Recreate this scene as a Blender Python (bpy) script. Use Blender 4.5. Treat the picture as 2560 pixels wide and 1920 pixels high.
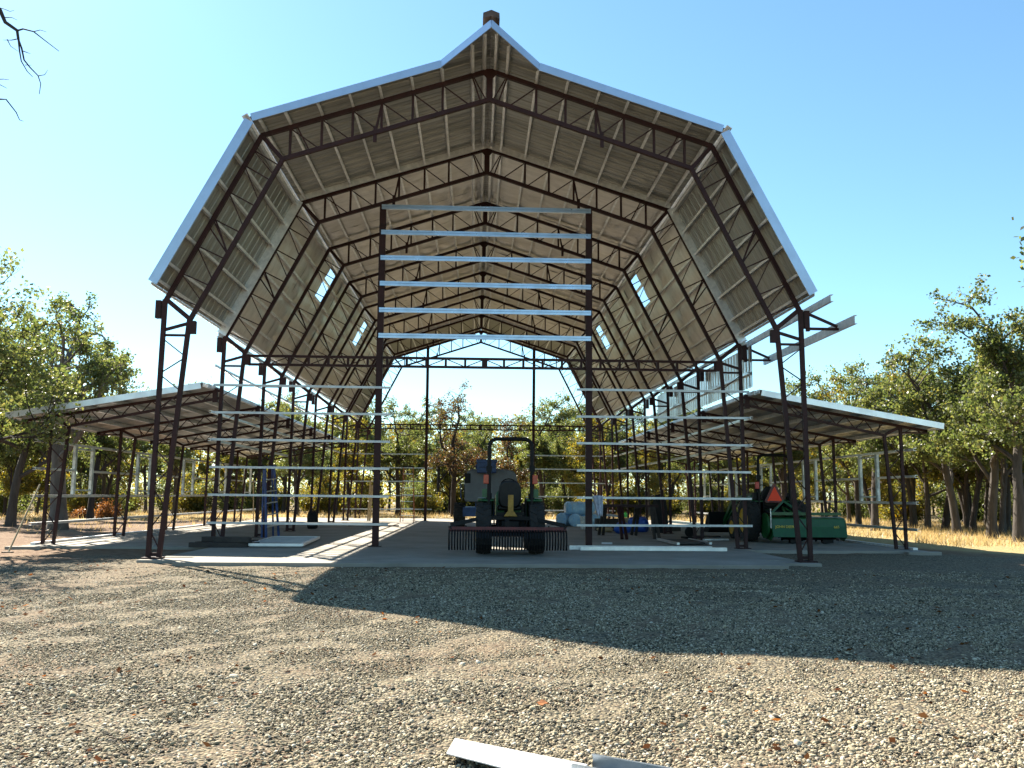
import bpy, bmesh, math, random
import numpy as np
from mathutils import Vector, Matrix
random.seed(7); rng = np.random.default_rng(7)
scene = bpy.context.scene
for o in list(bpy.data.objects): bpy.data.objects.remove(o)
COL = scene.collection

# ------------------------------------------------------------------ camera, sky, sun, exposure
pitch, roll, yaw = 0.1229, 0.0083, 0.0390
fw = Vector((math.sin(yaw)*math.cos(pitch), math.cos(yaw)*math.cos(pitch), math.sin(pitch)))
rt = Vector((math.cos(yaw), -math.sin(yaw), 0)); up = rt.cross(fw)
r2 = math.cos(roll)*rt + math.sin(roll)*up; u2 = -math.sin(roll)*rt + math.cos(roll)*up
cam = bpy.data.cameras.new('camera'); camo = bpy.data.objects.new('camera', cam); COL.objects.link(camo)
M = Matrix((r2, u2, -fw)).transposed().to_4x4(); M.translation = Vector((-0.1567, -19.193, 1.08))
camo.matrix_world = M
cam.sensor_width = 36; cam.lens = 2255.03/2560*36; cam.clip_start = .05; cam.clip_end = 3000
scene.camera = camo
SUN_AZ, SUN_EL = math.atan2(-0.622, 0.783), math.radians(41.2)
world = bpy.data.worlds.new('World'); scene.world = world; world.use_nodes = True
wn = world.node_tree.nodes; bg = wn['Background']
sky = wn.new('ShaderNodeTexSky'); sky.sky_type = 'NISHITA'; sky.sun_disc = False
sky.sun_elevation = SUN_EL; sky.sun_rotation = SUN_AZ; sky.altitude = 100; sky.air_density = 1.0; sky.dust_density = .25; sky.ozone_density = 2.4
tint = wn.new('ShaderNodeMix'); tint.data_type = 'RGBA'; tint.blend_type = 'MULTIPLY'; tint.inputs[0].default_value = 1
tint.inputs[7].default_value = (.84, 1.07, 1.05, 1)      # camera white balance: a cyan-leaning blue
world.node_tree.links.new(sky.outputs[0], tint.inputs[6]); world.node_tree.links.new(tint.outputs[2], bg.inputs[0]); bg.inputs[1].default_value = 0.059
sl = bpy.data.lights.new('sun', 'SUN'); sl.energy = 5.0; sl.angle = math.radians(.53); sl.color = (1, .92, .79)
so = bpy.data.objects.new('sun', sl); COL.objects.link(so)
sdir = Vector((math.sin(SUN_AZ)*math.cos(SUN_EL), math.cos(SUN_AZ)*math.cos(SUN_EL), math.sin(SUN_EL)))
so.rotation_euler = sdir.to_track_quat('Z', 'Y').to_euler(); so.location = sdir*60
vs = scene.view_settings; vs.view_transform = 'Standard'; vs.look = 'None'; vs.gamma = 1; vs.use_curve_mapping = False
vs.exposure = 1.95
scene.render.engine = 'CYCLES'
scene.cycles.max_bounces = 8; scene.cycles.diffuse_bounces = 5; scene.cycles.transparent_max_bounces = 8

# ------------------------------------------------------------------ materials
def mat(name, col, rough=.6, metal=0., noise=0., scale=6., bump=0., bscale=60., spec=.5, col2=None, trans=0., stretch=None):
    m = bpy.data.materials.new(name); m.use_nodes = True; nt = m.node_tree; n = nt.nodes; L = nt.links
    b = n['Principled BSDF']; b.inputs['Roughness'].default_value = rough; b.inputs['Metallic'].default_value = metal
    b.inputs['Specular IOR Level'].default_value = spec
    b.inputs['Base Color'].default_value = (*col, 1)
    tc = n.new('ShaderNodeTexCoord'); mp = n.new('ShaderNodeMapping'); L.new(tc.outputs['Object'], mp.inputs[0])
    if stretch: mp.inputs['Scale'].default_value = stretch
    if noise > 0:
        tx = n.new('ShaderNodeTexNoise'); tx.inputs['Scale'].default_value = scale; tx.inputs['Detail'].default_value = 6
        tx.inputs['Roughness'].default_value = .65; L.new(mp.outputs[0], tx.inputs[0])
        rp = n.new('ShaderNodeValToRGB'); c2 = col2 or tuple(c*.55 for c in col)
        rp.color_ramp.elements[0].position = .5-noise*.25; rp.color_ramp.elements[1].position = .5+noise*.25
        rp.color_ramp.elements[0].color = (*c2, 1); rp.color_ramp.elements[1].color = (*col, 1)
        L.new(tx.outputs['Fac'], rp.inputs[0]); L.new(rp.outputs[0], b.inputs['Base Color'])
        mr = n.new('ShaderNodeMapRange'); mr.inputs[3].default_value = min(1, rough+.12); mr.inputs[4].default_value = max(.05, rough-.08)
        L.new(tx.outputs['Fac'], mr.inputs[0]); L.new(mr.outputs[0], b.inputs['Roughness'])
    if bump > 0:
        t2 = n.new('ShaderNodeTexNoise'); t2.inputs['Scale'].default_value = bscale; t2.inputs['Detail'].default_value = 4
        L.new(mp.outputs[0], t2.inputs[0])
        bp = n.new('ShaderNodeBump'); bp.inputs['Strength'].default_value = bump; bp.inputs['Distance'].default_value = .02
        L.new(t2.outputs['Fac'], bp.inputs['Height']); L.new(bp.outputs[0], b.inputs['Normal'])
    return m
OXIDE = mat('red_oxide_steel', (.042, .0125, .011), .55, 0, .8, 5, .15, 40, spec=.25, col2=(.022, .008, .0075))
FLASHW = mat('white_flashing', (.82, .82, .82), .4, .1, .3, 3)
GALV = mat('galvanised_steel', (.86, .86, .85), .36, .45, .7, 9, .05, 30, col2=(.60, .61, .62))
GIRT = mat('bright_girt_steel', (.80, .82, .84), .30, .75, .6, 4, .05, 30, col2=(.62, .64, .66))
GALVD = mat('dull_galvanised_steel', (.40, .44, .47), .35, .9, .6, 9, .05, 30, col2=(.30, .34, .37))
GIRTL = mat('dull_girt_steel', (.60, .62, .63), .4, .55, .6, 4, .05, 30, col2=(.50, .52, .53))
GIRTB = mat('sky_tinted_girt_steel', (.46, .53, .63), .28, .85, .5, 4, .05, 30, col2=(.38, .45, .54))  # plain galvanised girts; the blue is sky reflection put into the base colour
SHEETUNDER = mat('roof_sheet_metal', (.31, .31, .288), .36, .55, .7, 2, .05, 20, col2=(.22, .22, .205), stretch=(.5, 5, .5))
BLANKET = mat('insulation_blanket', (.71, .67, .63), .36, .42, .9, 2.2, .8, 5, col2=(.53, .495, .46), stretch=(1, 2.2, 1))
TRIMB = mat('sky_tinted_rake_trim', (.47, .54, .65), .30, .7, .4, 3, 0, 30, col2=(.42, .49, .60))  # pale trim, its base colour tinted with the blue of the reflected sky
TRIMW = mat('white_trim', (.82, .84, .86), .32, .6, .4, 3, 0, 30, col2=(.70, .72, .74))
SIDING = mat('siding_metal', (.84, .86, .88), .28, .9, .6, 3, 0, 30, col2=(.58, .60, .62), stretch=(1, 4, .4))
WINFRAME = mat('window_frame_paint', (.70, .72, .66), .5, .1, .4, 5)
CONC = mat('concrete', (.32, .292, .245), .85, 0, .9, .9, .25, 90, col2=(.185, .168, .138))
DARKWOOD = mat('dark_timber', (.05, .038, .03), .8, 0, .8, 8, .3, 60)
WOOD = mat('pale_wood', (.50, .38, .22), .7, 0, .8, 6, .2, 60, col2=(.36, .26, .14), stretch=(8, 8, 1))
BLUELAD = mat('blue_fibreglass', (.02, .07, .24), .45, 0, .4, 8)
ORLAD = mat('orange_fibreglass', (.42, .14, .04), .5, 0, .4, 8)
ALU = mat('aluminium', (.72, .73, .74), .35, .8, .4, 12)
RUBBER = mat('tyre_rubber', (.009, .0087, .0083), .9, 0, .9, 14, .3, 40, col2=(.030, .027, .024))
BLACKP = mat('black_paint', (.004, .004, .0045), .5, 0, .5, 10, spec=.22)
BLACKV = mat('black_vinyl', (.006, .0055, .005), .55, 0, .5, 10, .2, 40)
MASTY = mat('mast_yellow', (.34, .18, .015), .5, 0, .5, 9)
GREEN = mat('tractor_green', (.008, .095, .022), .35, 0, .6, 7, 0, 30, col2=(.006, .065, .016))
YELLOW = mat('tractor_yellow', (.60, .34, .02), .45, 0, .5, 9, 0, 30, col2=(.42, .24, .02))
REDP = mat('rake_red', (.13, .012, .014), .5, 0, .7, 12, 0, 30, col2=(.07, .013, .013))
ORANGE = mat('orange_lens', (.42, .05, .015), .3)
SMV = mat('slow_vehicle_orange', (1.0, .06, .012), .6)
SMVR = mat('slow_vehicle_border', (.10, .004, .004), .4)
LIFTGREY = mat('lift_grey', (.13, .145, .165), .5, 0, .4, 4, 0, 30, col2=(.11, .12, .135))
LIFTBLUE = mat('lift_blue', (.010, .05, .18), .45, 0, .5, 7)
PLASTICBLUE = mat('blue_plastic_wrap', (.55, .76, .90), .25, 0, .9, 7, .7, 16, col2=(.16, .42, .72))
BLUEBAG = mat('blue_bag', (.03, .12, .55), .4, 0, .7, 9, .8, 14)
WHITEPL = mat('white_plastic', (.75, .75, .72), .4, 0, .4, 8)
CLOTH = mat('grey_white_cloth', (.52, .52, .58), .9, 0, .5, 9, .4, 25)
LIME = mat('lime_plastic', (.15, .75, .12), .4)
GREYROLL = mat('grey_black_cloth', (.012, .012, .013), .9, 0, .6, 9, .4, 25)
PALEPANEL = mat('pale_panel', (.40, .41, .42), .45, .1, .6, 5, 0, 30, col2=(.33, .34, .35))
DARKPANEL = mat('dark_panel', (.03, .028, .026), .6, 0, .5, 5)
BROWNVENT = mat('vent_brown', (.12, .075, .06), .6, .2, .6, 10)
DECAL = mat('yellow_decal', (.80, .58, .06), .5)
HEADL = mat('headlamp', (.7, .7, .68), .15)

def bark(name, c1, c2):
    return mat(name, c1, .95, 0, .9, 5, .8, 14, col2=c2, stretch=(1.5, 1.5, .35))
BARK = bark('oak_bark', (.085, .070, .058), (.030, .023, .019))
BARKDARK = bark('dark_bark', (.045, .032, .026), (.018, .013, .011))
BARKPALE = bark('pale_bark', (.15, .13, .11), (.06, .05, .042))
def leafmat(name, cols):
    m = bpy.data.materials.new(name); m.use_nodes = True; nt = m.node_tree; n = nt.nodes; L = nt.links
    n.remove(n['Principled BSDF']); out = n['Material Output']
    at = n.new('ShaderNodeAttribute'); at.attribute_name = 'tone'
    rp = n.new('ShaderNodeValToRGB'); e = rp.color_ramp.elements
    while len(e) < len(cols): e.new(.5)
    for i, c in enumerate(cols): e[i].position = i/(len(cols)-1); e[i].color = (*c, 1)
    L.new(at.outputs['Fac'], rp.inputs[0])
    d = n.new('ShaderNodeBsdfPrincipled'); d.inputs['Roughness'].default_value = .42; d.inputs['Specular IOR Level'].default_value = .5
    L.new(rp.outputs[0], d.inputs['Base Color'])
    hs = n.new('ShaderNodeHueSaturation'); hs.inputs['Saturation'].default_value = 1.15; hs.inputs['Value'].default_value = 1.7; hs.inputs['Hue'].default_value = .49
    L.new(rp.outputs[0], hs.inputs['Color'])
    t = n.new('ShaderNodeBsdfTranslucent'); L.new(hs.outputs[0], t.inputs[0])
    mx = n.new('ShaderNodeMixShader'); mx.inputs[0].default_value = .55
    L.new(d.outputs[0], mx.inputs[1]); L.new(t.outputs[0], mx.inputs[2]); L.new(mx.outputs[0], out.inputs[0])
    return m
LEAF = leafmat('oak_leaves', [(.045, .066, .022), (.075, .100, .030), (.115, .130, .045), (.18, .165, .055)])
LEAFY = leafmat('yellowing_leaves', [(.060, .080, .020), (.11, .120, .030), (.18, .155, .036), (.25, .17, .035)])
LEAFRED = leafmat('russet_leaves', [(.050, .030, .015), (.085, .045, .022), (.06, .065, .022), (.13, .075, .03)])
LEAFBROWN = leafmat('dead_leaves', [(.08, .038, .018), (.14, .07, .03), (.20, .11, .045), (.13, .055, .022)])
LITTER = leafmat('leaf_litter', [(.05, .022, .010), (.09, .04, .016), (.15, .075, .03), (.10, .035, .014)])
_b = [q for q in LITTER.node_tree.nodes if q.type == 'BSDF_PRINCIPLED'][0]; _b.inputs['Roughness'].default_value = .95; _b.inputs['Specular IOR Level'].default_value = .05
GRASS = leafmat('dry_grass', [(.20, .15, .065), (.30, .23, .11), (.38, .30, .15), (.24, .19, .09)])

# ------------------------------------------------------------------ helpers
def tag(o, label=None, cat=None, group=None, kind=None):
    if label: o['label'] = label
    if cat: o['category'] = cat
    if group: o['group'] = group
    if kind: o['kind'] = kind
    return o
def thing(name, label, cat, loc=(0, 0, 0), rz=0, group=None, rot=None):
    o = bpy.data.objects.new(name, None); COL.objects.link(o); o.location = loc
    o.rotation_euler = rot if rot else (0, 0, rz); o.empty_display_size = .2
    return tag(o, label, cat, group)
def link(name, me, parent=None, loc=None):
    o = bpy.data.objects.new(name, me); COL.objects.link(o)
    if parent: o.parent = parent
    if loc is not None: o.location = loc
    return o
def dup(root, loc=None, rz=None, scale=None, label=None, group=None):
    c = root.copy(); COL.objects.link(c)
    if loc is not None: c.location = loc
    if rz is not None: c.rotation_euler = (0, 0, rz)
    if scale is not None: c.scale = scale if hasattr(scale, '__len__') else (scale,)*3
    if label: c['label'] = label
    if group: c['group'] = group
    for ch in root.children:
        k = ch.copy(); COL.objects.link(k); k.parent = c
        for g in ch.children:
            q = g.copy(); COL.objects.link(q); q.parent = k
    return c
def bevel(o, w=.01, seg=2):
    b = o.modifiers.new('bevel', 'BEVEL'); b.width = w; b.segments = seg; b.limit_method = 'ANGLE'
    return o
V3 = Vector
class MB:
    def __init__(s): s.v = []; s.f = []
    def add(s, vs_, fs):
        k = len(s.v); s.v += [tuple(v) for v in vs_]; s.f += [tuple(i+k for i in f) for f in fs]; return s
    def bar(s, a, b, w, h=None, upv=(0, 1, 0)):
        h = h or w; a = V3(a); b = V3(b); d = (b-a).normalized(); u = V3(upv)
        if abs(d.dot(u)) > .98: u = V3((1, 0, 0))
        x = (u - d*u.dot(d)).normalized()*(w/2); y = d.cross(x).normalized()*(h/2)
        return s.add([a-x-y, a+x-y, a+x+y, a-x+y, b-x-y, b+x-y, b+x+y, b-x+y],
                     [(0, 3, 2, 1), (4, 5, 6, 7), (0, 1, 5, 4), (1, 2, 6, 5), (2, 3, 7, 6), (3, 0, 4, 7)])
    def box(s, x0, x1, y0, y1, z0, z1):
        return s.add([(x0, y0, z0), (x1, y0, z0), (x1, y1, z0), (x0, y1, z0), (x0, y0, z1), (x1, y0, z1), (x1, y1, z1), (x0, y1, z1)],
                     [(0, 3, 2, 1), (4, 5, 6, 7), (0, 1, 5, 4), (1, 2, 6, 5), (2, 3, 7, 6), (3, 0, 4, 7)])
    def prism(s, prof, O, U, W, D):
        O, U, W, D = V3(O), V3(U), V3(W), V3(D); n = len(prof)
        pts = [O+U*p[0]+W*p[1] for p in prof]
        return s.add(pts+[p+D for p in pts], [tuple(range(n))[::-1], tuple(range(n, 2*n))]+[(i, (i+1) % n, n+(i+1) % n, n+i) for i in range(n)])
    def tube(s, pts, r, n=8, cap=True):
        pts = [V3(p) for p in pts]; m = len(pts); rs = r if hasattr(r, '__len__') else [r]*m
        k = len(s.v); ref = None
        for i, p in enumerate(pts):
            d = (pts[min(i+1, m-1)]-pts[max(i-1, 0)]).normalized()
            if ref is None: ref = V3((0, 0, 1)) if abs(d.z) < .9 else V3((1, 0, 0))
            x = ref-d*ref.dot(d)
            if x.length < 1e-4: x = d.orthogonal()
            x.normalize(); y = d.cross(x); ref = x
            for j in range(n):
                a = 2*math.pi*j/n; s.v.append(tuple(p+x*(math.cos(a)*rs[i])+y*(math.sin(a)*rs[i])))
        for i in range(m-1):
            for j in range(n): s.f.append((k+i*n+j, k+i*n+(j+1) % n, k+(i+1)*n+(j+1) % n, k+(i+1)*n+j))
        if cap: s.f.append(tuple(range(k, k+n))[::-1]); s.f.append(tuple(range(k+(m-1)*n, k+m*n)))
        return s
    def lathe(s, prof, O, axis, n=28, cap=True):      # prof: (radius, along)
        O = V3(O); ax = V3(axis).normalized(); x = ax.orthogonal().normalized(); y = ax.cross(x); k = len(s.v); m = len(prof)
        for (r, t) in prof:
            for j in range(n):
                a = 2*math.pi*j/n; s.v.append(tuple(O+ax*t+x*(r*math.cos(a))+y*(r*math.sin(a))))
        for i in range(m-1):
            for j in range(n): s.f.append((k+i*n+j, k+i*n+(j+1) % n, k+(i+1)*n+(j+1) % n, k+(i+1)*n+j))
        if cap: s.f.append(tuple(range(k, k+n))[::-1]); s.f.append(tuple(range(k+(m-1)*n, k+m*n)))
        return s
    def mesh(s, name, m, smooth=False):
        me = bpy.data.meshes.new(name); me.from_pydata(s.v, [], s.f); me.update()
        if m: me.materials.append(m)
        bm = bmesh.new(); bm.from_mesh(me); bmesh.ops.recalc_face_normals(bm, faces=bm.faces); bm.to_mesh(me); bm.free()
        if smooth:
            me.polygons.foreach_set('use_smooth', [True]*len(me.polygons))
            try: me.set_sharp_from_angle(angle=math.radians(40))
            except Exception: pass
        return me
    def build(s, name, m, parent=None, smooth=False, kind=None, loc=None):
        o = link(name, s.mesh(name, m, smooth), parent, loc)
        if kind: o['kind'] = kind
        return o

# ------------------------------------------------------------------ terrain
def smooth01(t): t = np.clip(t, 0, 1); return t*t*(3-2*t)
def gz(x, y):
    x = np.asarray(x, float); y = np.asarray(y, float)
    z = -.06 - .30*smooth01((-4.6-y)/11.) - .05*smooth01((np.abs(x)-9)/6.)
    z = z + .006*(np.sin(x*.9+1.3*np.sin(y*.4))*np.sin(y*.7+.6)+np.sin(x*1.7-y*.9)+np.sin(x*.6+y*1.9+1)+np.sin(2.3*x+1.1*y+2)*.6) * np.clip((np.abs(y+4.6))/4, 0, 1)
    inside = (np.abs(x) < 9.5) & (y > -4.9) & (y < 19.5)
    z = np.where(inside, np.minimum(z, -.05), z)
    far = np.clip((np.hypot(x, y-5)-70)/300, 0, 1)
    return z - far*0
def gzf(x, y): return float(gz(x, y))
def axis_pts(lo, hi, mid0, mid1, step, far):
    a = list(np.arange(mid0, mid1+1e-6, step)); t = mid0; d = step
    left = []
    while t > lo: d *= 1.35; t -= d; left.append(max(t, lo))
    t = mid1; d = step; right = []
    while t < hi: d *= 1.35; t += d; right.append(min(t, hi))
    return np.array(left[::-1]+a+right)
xs = axis_pts(-900, 900, -16, 16, .25, 0); ys = axis_pts(-200, 1200, -20, 24, .25, 0)
X, Y = np.meshgrid(xs, ys); Z = gz(X, Y) + rng.normal(0, .006, X.shape)
nv = np.stack([X, Y, Z], -1).reshape(-1, 3); nx, ny = len(xs), len(ys)
idx = np.arange(nx*ny).reshape(ny, nx)
fc = np.stack([idx[:-1, :-1], idx[:-1, 1:], idx[1:, 1:], idx[1:, :-1]], -1).reshape(-1, 4)
def npmesh(name, v, f, m, smooth=False, tone=None):
    me = bpy.data.meshes.new(name); nvv, nf, k = len(v), len(f), f.shape[1]
    me.vertices.add(nvv); me.vertices.foreach_set('co', np.ascontiguousarray(v, dtype=np.float32).ravel())
    me.loops.add(nf*k); me.loops.foreach_set('vertex_index', np.ascontiguousarray(f, dtype=np.int32).ravel())
    me.polygons.add(nf); me.polygons.foreach_set('loop_start', np.arange(0, nf*k, k, dtype=np.int32))
    me.update(calc_edges=True); me.validate()
    if m: me.materials.append(m)
    if smooth: me.polygons.foreach_set('use_smooth', np.ones(nf, bool))
    if tone is not None:
        a = me.attributes.new('tone', 'FLOAT', 'FACE'); a.data.foreach_set('value', np.asarray(tone, np.float32))
    return me
def groundmat():
    m = bpy.data.materials.new('ground_gravel_and_dirt'); m.use_nodes = True; nt = m.node_tree; n = nt.nodes; L = nt.links
    b = n['Principled BSDF']; b.inputs['Roughness'].default_value = .95; b.inputs['Specular IOR Level'].default_value = .2
    tc = n.new('ShaderNodeTexCoord'); P = tc.outputs['Object']
    sep = n.new('ShaderNodeSeparateXYZ'); L.new(P, sep.inputs[0])
    def noise(s, d=5, r=.6):
        t = n.new('ShaderNodeTexNoise'); t.inputs['Scale'].default_value = s; t.inputs['Detail'].default_value = d; t.inputs['Roughness'].default_value = r
        L.new(P, t.inputs[0]); return t.outputs['Fac']
    def math_(op, a, c, clamp=False):
        q = n.new('ShaderNodeMath'); q.operation = op; q.use_clamp = clamp
        for i, v in enumerate((a, c)):
            if isinstance(v, (int, float)): q.inputs[i].default_value = v
            else: L.new(v, q.inputs[i])
        return q.outputs[0]
    def ramp(f, st):
        r = n.new('ShaderNodeValToRGB'); e = r.color_ramp.elements
        while len(e) < len(st): e.new(.5)
        for i, (p, c) in enumerate(st): e[i].position = p; e[i].color = (*c, 1)
        L.new(f, r.inputs[0]); return r.outputs[0]
    def mix(f, a, c):
        q = n.new('ShaderNodeMix'); q.data_type = 'RGBA'; L.new(f, q.inputs[0]); L.new(a, q.inputs[6]); L.new(c, q.inputs[7]); return q.outputs[2]
    # gravel: voronoi stones
    vo = n.new('ShaderNodeTexVoronoi'); vo.inputs['Scale'].default_value = 46; L.new(P, vo.inputs[0])
    sc = n.new('ShaderNodeSeparateColor'); L.new(vo.outputs['Color'], sc.inputs[0])
    stone = ramp(sc.outputs[0], [(0, (.05, .045, .036)), (.2, (.10, .088, .065)), (.5, (.19, .157, .10)), (.75, (.25, .208, .132)), (.93, (.33, .28, .20)), (1, (.15, .075, .036))])
    gap = ramp(vo.outputs['Distance'], [(0, (1, 1, 1)), (.55, (.9, .9, .9)), (.85, (.35, .33, .30))])
    mu = n.new('ShaderNodeMix'); mu.data_type = 'RGBA'; mu.blend_type = 'MULTIPLY'; mu.inputs[0].default_value = 1
    L.new(stone, mu.inputs[6]); L.new(gap, mu.inputs[7]); gravel = mu.outputs[2]
    dirt = ramp(noise(5, 8, .7), [(.3, (.105, .055, .032)), (.5, (.18, .115, .07)), (.7, (.23, .165, .105))])
    grass = ramp(noise(9, 8, .7), [(.3, (.24, .17, .075)), (.5, (.34, .26, .12)), (.72, (.42, .34, .18))])
    leafl = ramp(noise(14, 8, .75), [(.3, (.10, .07, .04)), (.5, (.20, .15, .075)), (.7, (.30, .23, .11))])
    # gravel pad mask
    big = noise(.45, 4, .6)
    ax = math_('ABSOLUTE', sep.outputs[0], 0)
    wob = math_('MULTIPLY', math_('SUBTRACT', big, .5), 7.0)
    lx = math_('ADD', math_('MULTIPLY', sep.outputs[1], -.62), math_('ADD', wob, 4.6))   # pad narrows towards the barn on the left
    gm = math_('MULTIPLY', math_('SUBTRACT', math_('ADD', lx, 1.2), math_('MULTIPLY', sep.outputs[0], -1.0)), .8, True)
    gm2 = math_('MULTIPLY', math_('SUBTRACT', math_('ADD', wob, .4), sep.outputs[1]), .8, True)
    patch = math_('MULTIPLY', math_('SUBTRACT', noise(.33, 5, .65), .40), 9, True)
    gmask = math_('MULTIPLY', math_('MULTIPLY', gm, gm2), math_('ADD', math_('MULTIPLY', patch, .45), .55))
    # dry grass beyond
    gr = math_('MULTIPLY', math_('ADD', math_('ADD', math_('SUBTRACT', sep.outputs[0], 10.2), math_('MULTIPLY', sep.outputs[1], .30)), math_('MULTIPLY', wob, .25)), .7, True)
    gl = math_('MULTIPLY', math_('ADD', math_('SUBTRACT', sep.outputs[1], 19.5), wob), .4, True)
    fm = math_('MAXIMUM', gr, gl)
    under = math_('MULTIPLY', math_('ADD', math_('SUBTRACT', ax, 18.5), wob), .3, True)
    under2 = math_('MULTIPLY', math_('ADD', math_('SUBTRACT', sep.outputs[1], 30), wob), .3, True)
    c = mix(gmask, dirt, gravel); c = mix(fm, c, grass); c = mix(math_('MAXIMUM', under, under2), c, leafl)
    L.new(c, b.inputs['Base Color'])
    bp = n.new('ShaderNodeBump'); bp.inputs['Strength'].default_value = .9; bp.inputs['Distance'].default_value = .02
    hh = math_('ADD', math_('MULTIPLY', math_('SUBTRACT', 1., vo.outputs['Distance']), 1.0), math_('MULTIPLY', noise(16, 6, .7), .8))
    L.new(hh, bp.inputs['Height']); L.new(bp.outputs[0], b.inputs['Normal'])
    return m
g = link('ground', npmesh('ground', nv, fc, groundmat(), True)); g['kind'] = 'structure'

# concrete slabs
def slab(name, x0, x1, y0, y1, z0=-.3, z1=0.):
    o = MB().box(x0, x1, y0, y1, z0, z1).build(name, CONC); o['kind'] = 'structure'; return bevel(o, .012, 2)
slab('floor_slab', -9.28, 9.28, -.50, 22.9)
ap = [(-5.45, -.53), (-5.45, -3.45), (-4.9, -3.45), (-4.9, -4.62), (4.9, -4.62), (4.9, -3.45), (5.45, -3.45), (5.45, -.53)]
o = MB().prism(ap, (0, 0, -.3), (1, 0, 0), (0, 1, 0), (0, 0, .3)).build('apron_slab', CONC); o['kind'] = 'structure'; bevel(o, .012, 2)
for s in (-1, 1):
    slab('pier_block', *sorted((s*4.905, s*5.67)), -4.02, -3.455, -.3, -.012)
for s in (-1, 1):
    slab('column_pad', *sorted((s*8.75, s*9.45)), -.72, -.515, -.3, -.004)

# ------------------------------------------------------------------ the barn
DD = 3.7142; FY = [(-1+i)*DD for i in range(8)]
Wb, wb, Wt, zt, wt, zi = 5.588, 5.413, 5.5447, 4.40, 5.112, 4.0487
Bx, Bz, bx, bz, PK, pk = 4.0195, 7.3623, 3.6369, 6.9385, 8.6774, 8.1294
nU = V3((.3110, .9504)); nL = V3((.8891, .4577))
barn = thing('steel_barn', 'large open steel barn frame with gambrel metal roof, prow peak and two lower side sheds', 'barn')
def lerp(a, b, t): return a+(b-a)*t
def up_out(t): return (lerp(Bx, 0, t), lerp(Bz, PK, t))
def up_in(x):
    return lerp(bz, pk, (bx-x)/bx)
def lo_out(t): return (lerp(Bx, Wt, t), lerp(Bz, zt, t))
def lo_in(t): return (lerp(bx, wt, t), lerp(bz, zi, t))
PURLX = [3.52, 2.97, 2.43, 1.92, 1.37, .84, .31]
PURLT = [.185, .35, .515, .68, .845]
def web_list(y):
    """list of (a, b, size) of every web of one portal frame"""
    out = []
    for s in (-1, 1):
        q = lambda p: (s*p[0], y, p[1])
        zo = lambda x: lerp(Bz, PK, (Bx-x)/Bx)
        for i, x in enumerate(PURLX):
            if i != 6: out.append((q((x, zo(x)-.03)), q((x, up_in(x)+.02)), .042))
            nxt = PURLX[i+1]+.05 if i < 6 else .06
            out.append((q((x-.03, zo(x)-.04)), q((nxt, up_in(nxt)+.02)), .020))
        out.append((q((3.40, zo(3.4)-.03)), q((3.18, up_in(3.18)+.02)), .026))
        out.append((q((1.92, zo(1.92)-.03)), q((2.03, up_in(2.03)-.02)), .036))
        out.append((q((.31, zo(.31)-.03)), q((.16, up_in(.16)+.02)), .026))
        prev = None
        for i, t in enumerate([.09]+PURLT+[.97]):
            a = lo_out(t); ti = min(.985, max(.03, t-.05)); b2 = lo_in(ti)
            out.append((q(a), q(b2), .022))
            if prev is not None and i < 7: out.append((q(prev), q(lo_in(max(.04, t-.085))), .018))
            prev = a
        out.append((q(lo_out(.50)), q(lo_in(.60)), .03)); out.append((q(lo_out(.56)), q(lo_in(.60)), .026))
        # leg
        out.append((q((5.53, 3.85)), q((5.13, 3.97)), .05)); out.append((q((5.53, 3.76)), q((5.15, 3.76)), .04))
        xo = lambda z: lerp(Wb, Wt, z/zt); xi = lambda z: lerp(wb, wt, z/zi)
        z = 3.70; k = 0; dz = .30
        while z > .35:
            z2 = z-dz
            a, b2 = ((xo(z), z), (xi(z2), z2)) if k % 2 == 0 else ((xi(z), z), (xo(z2), z2))
            out.append((q(a), q(b2), .018)); z = z2-.03; k += 1; dz = lerp(.34, .26, z/3.7)
        out.append((q((xo(.06), .06)), q((xi(.06), .06)), .05))
    return out
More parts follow.
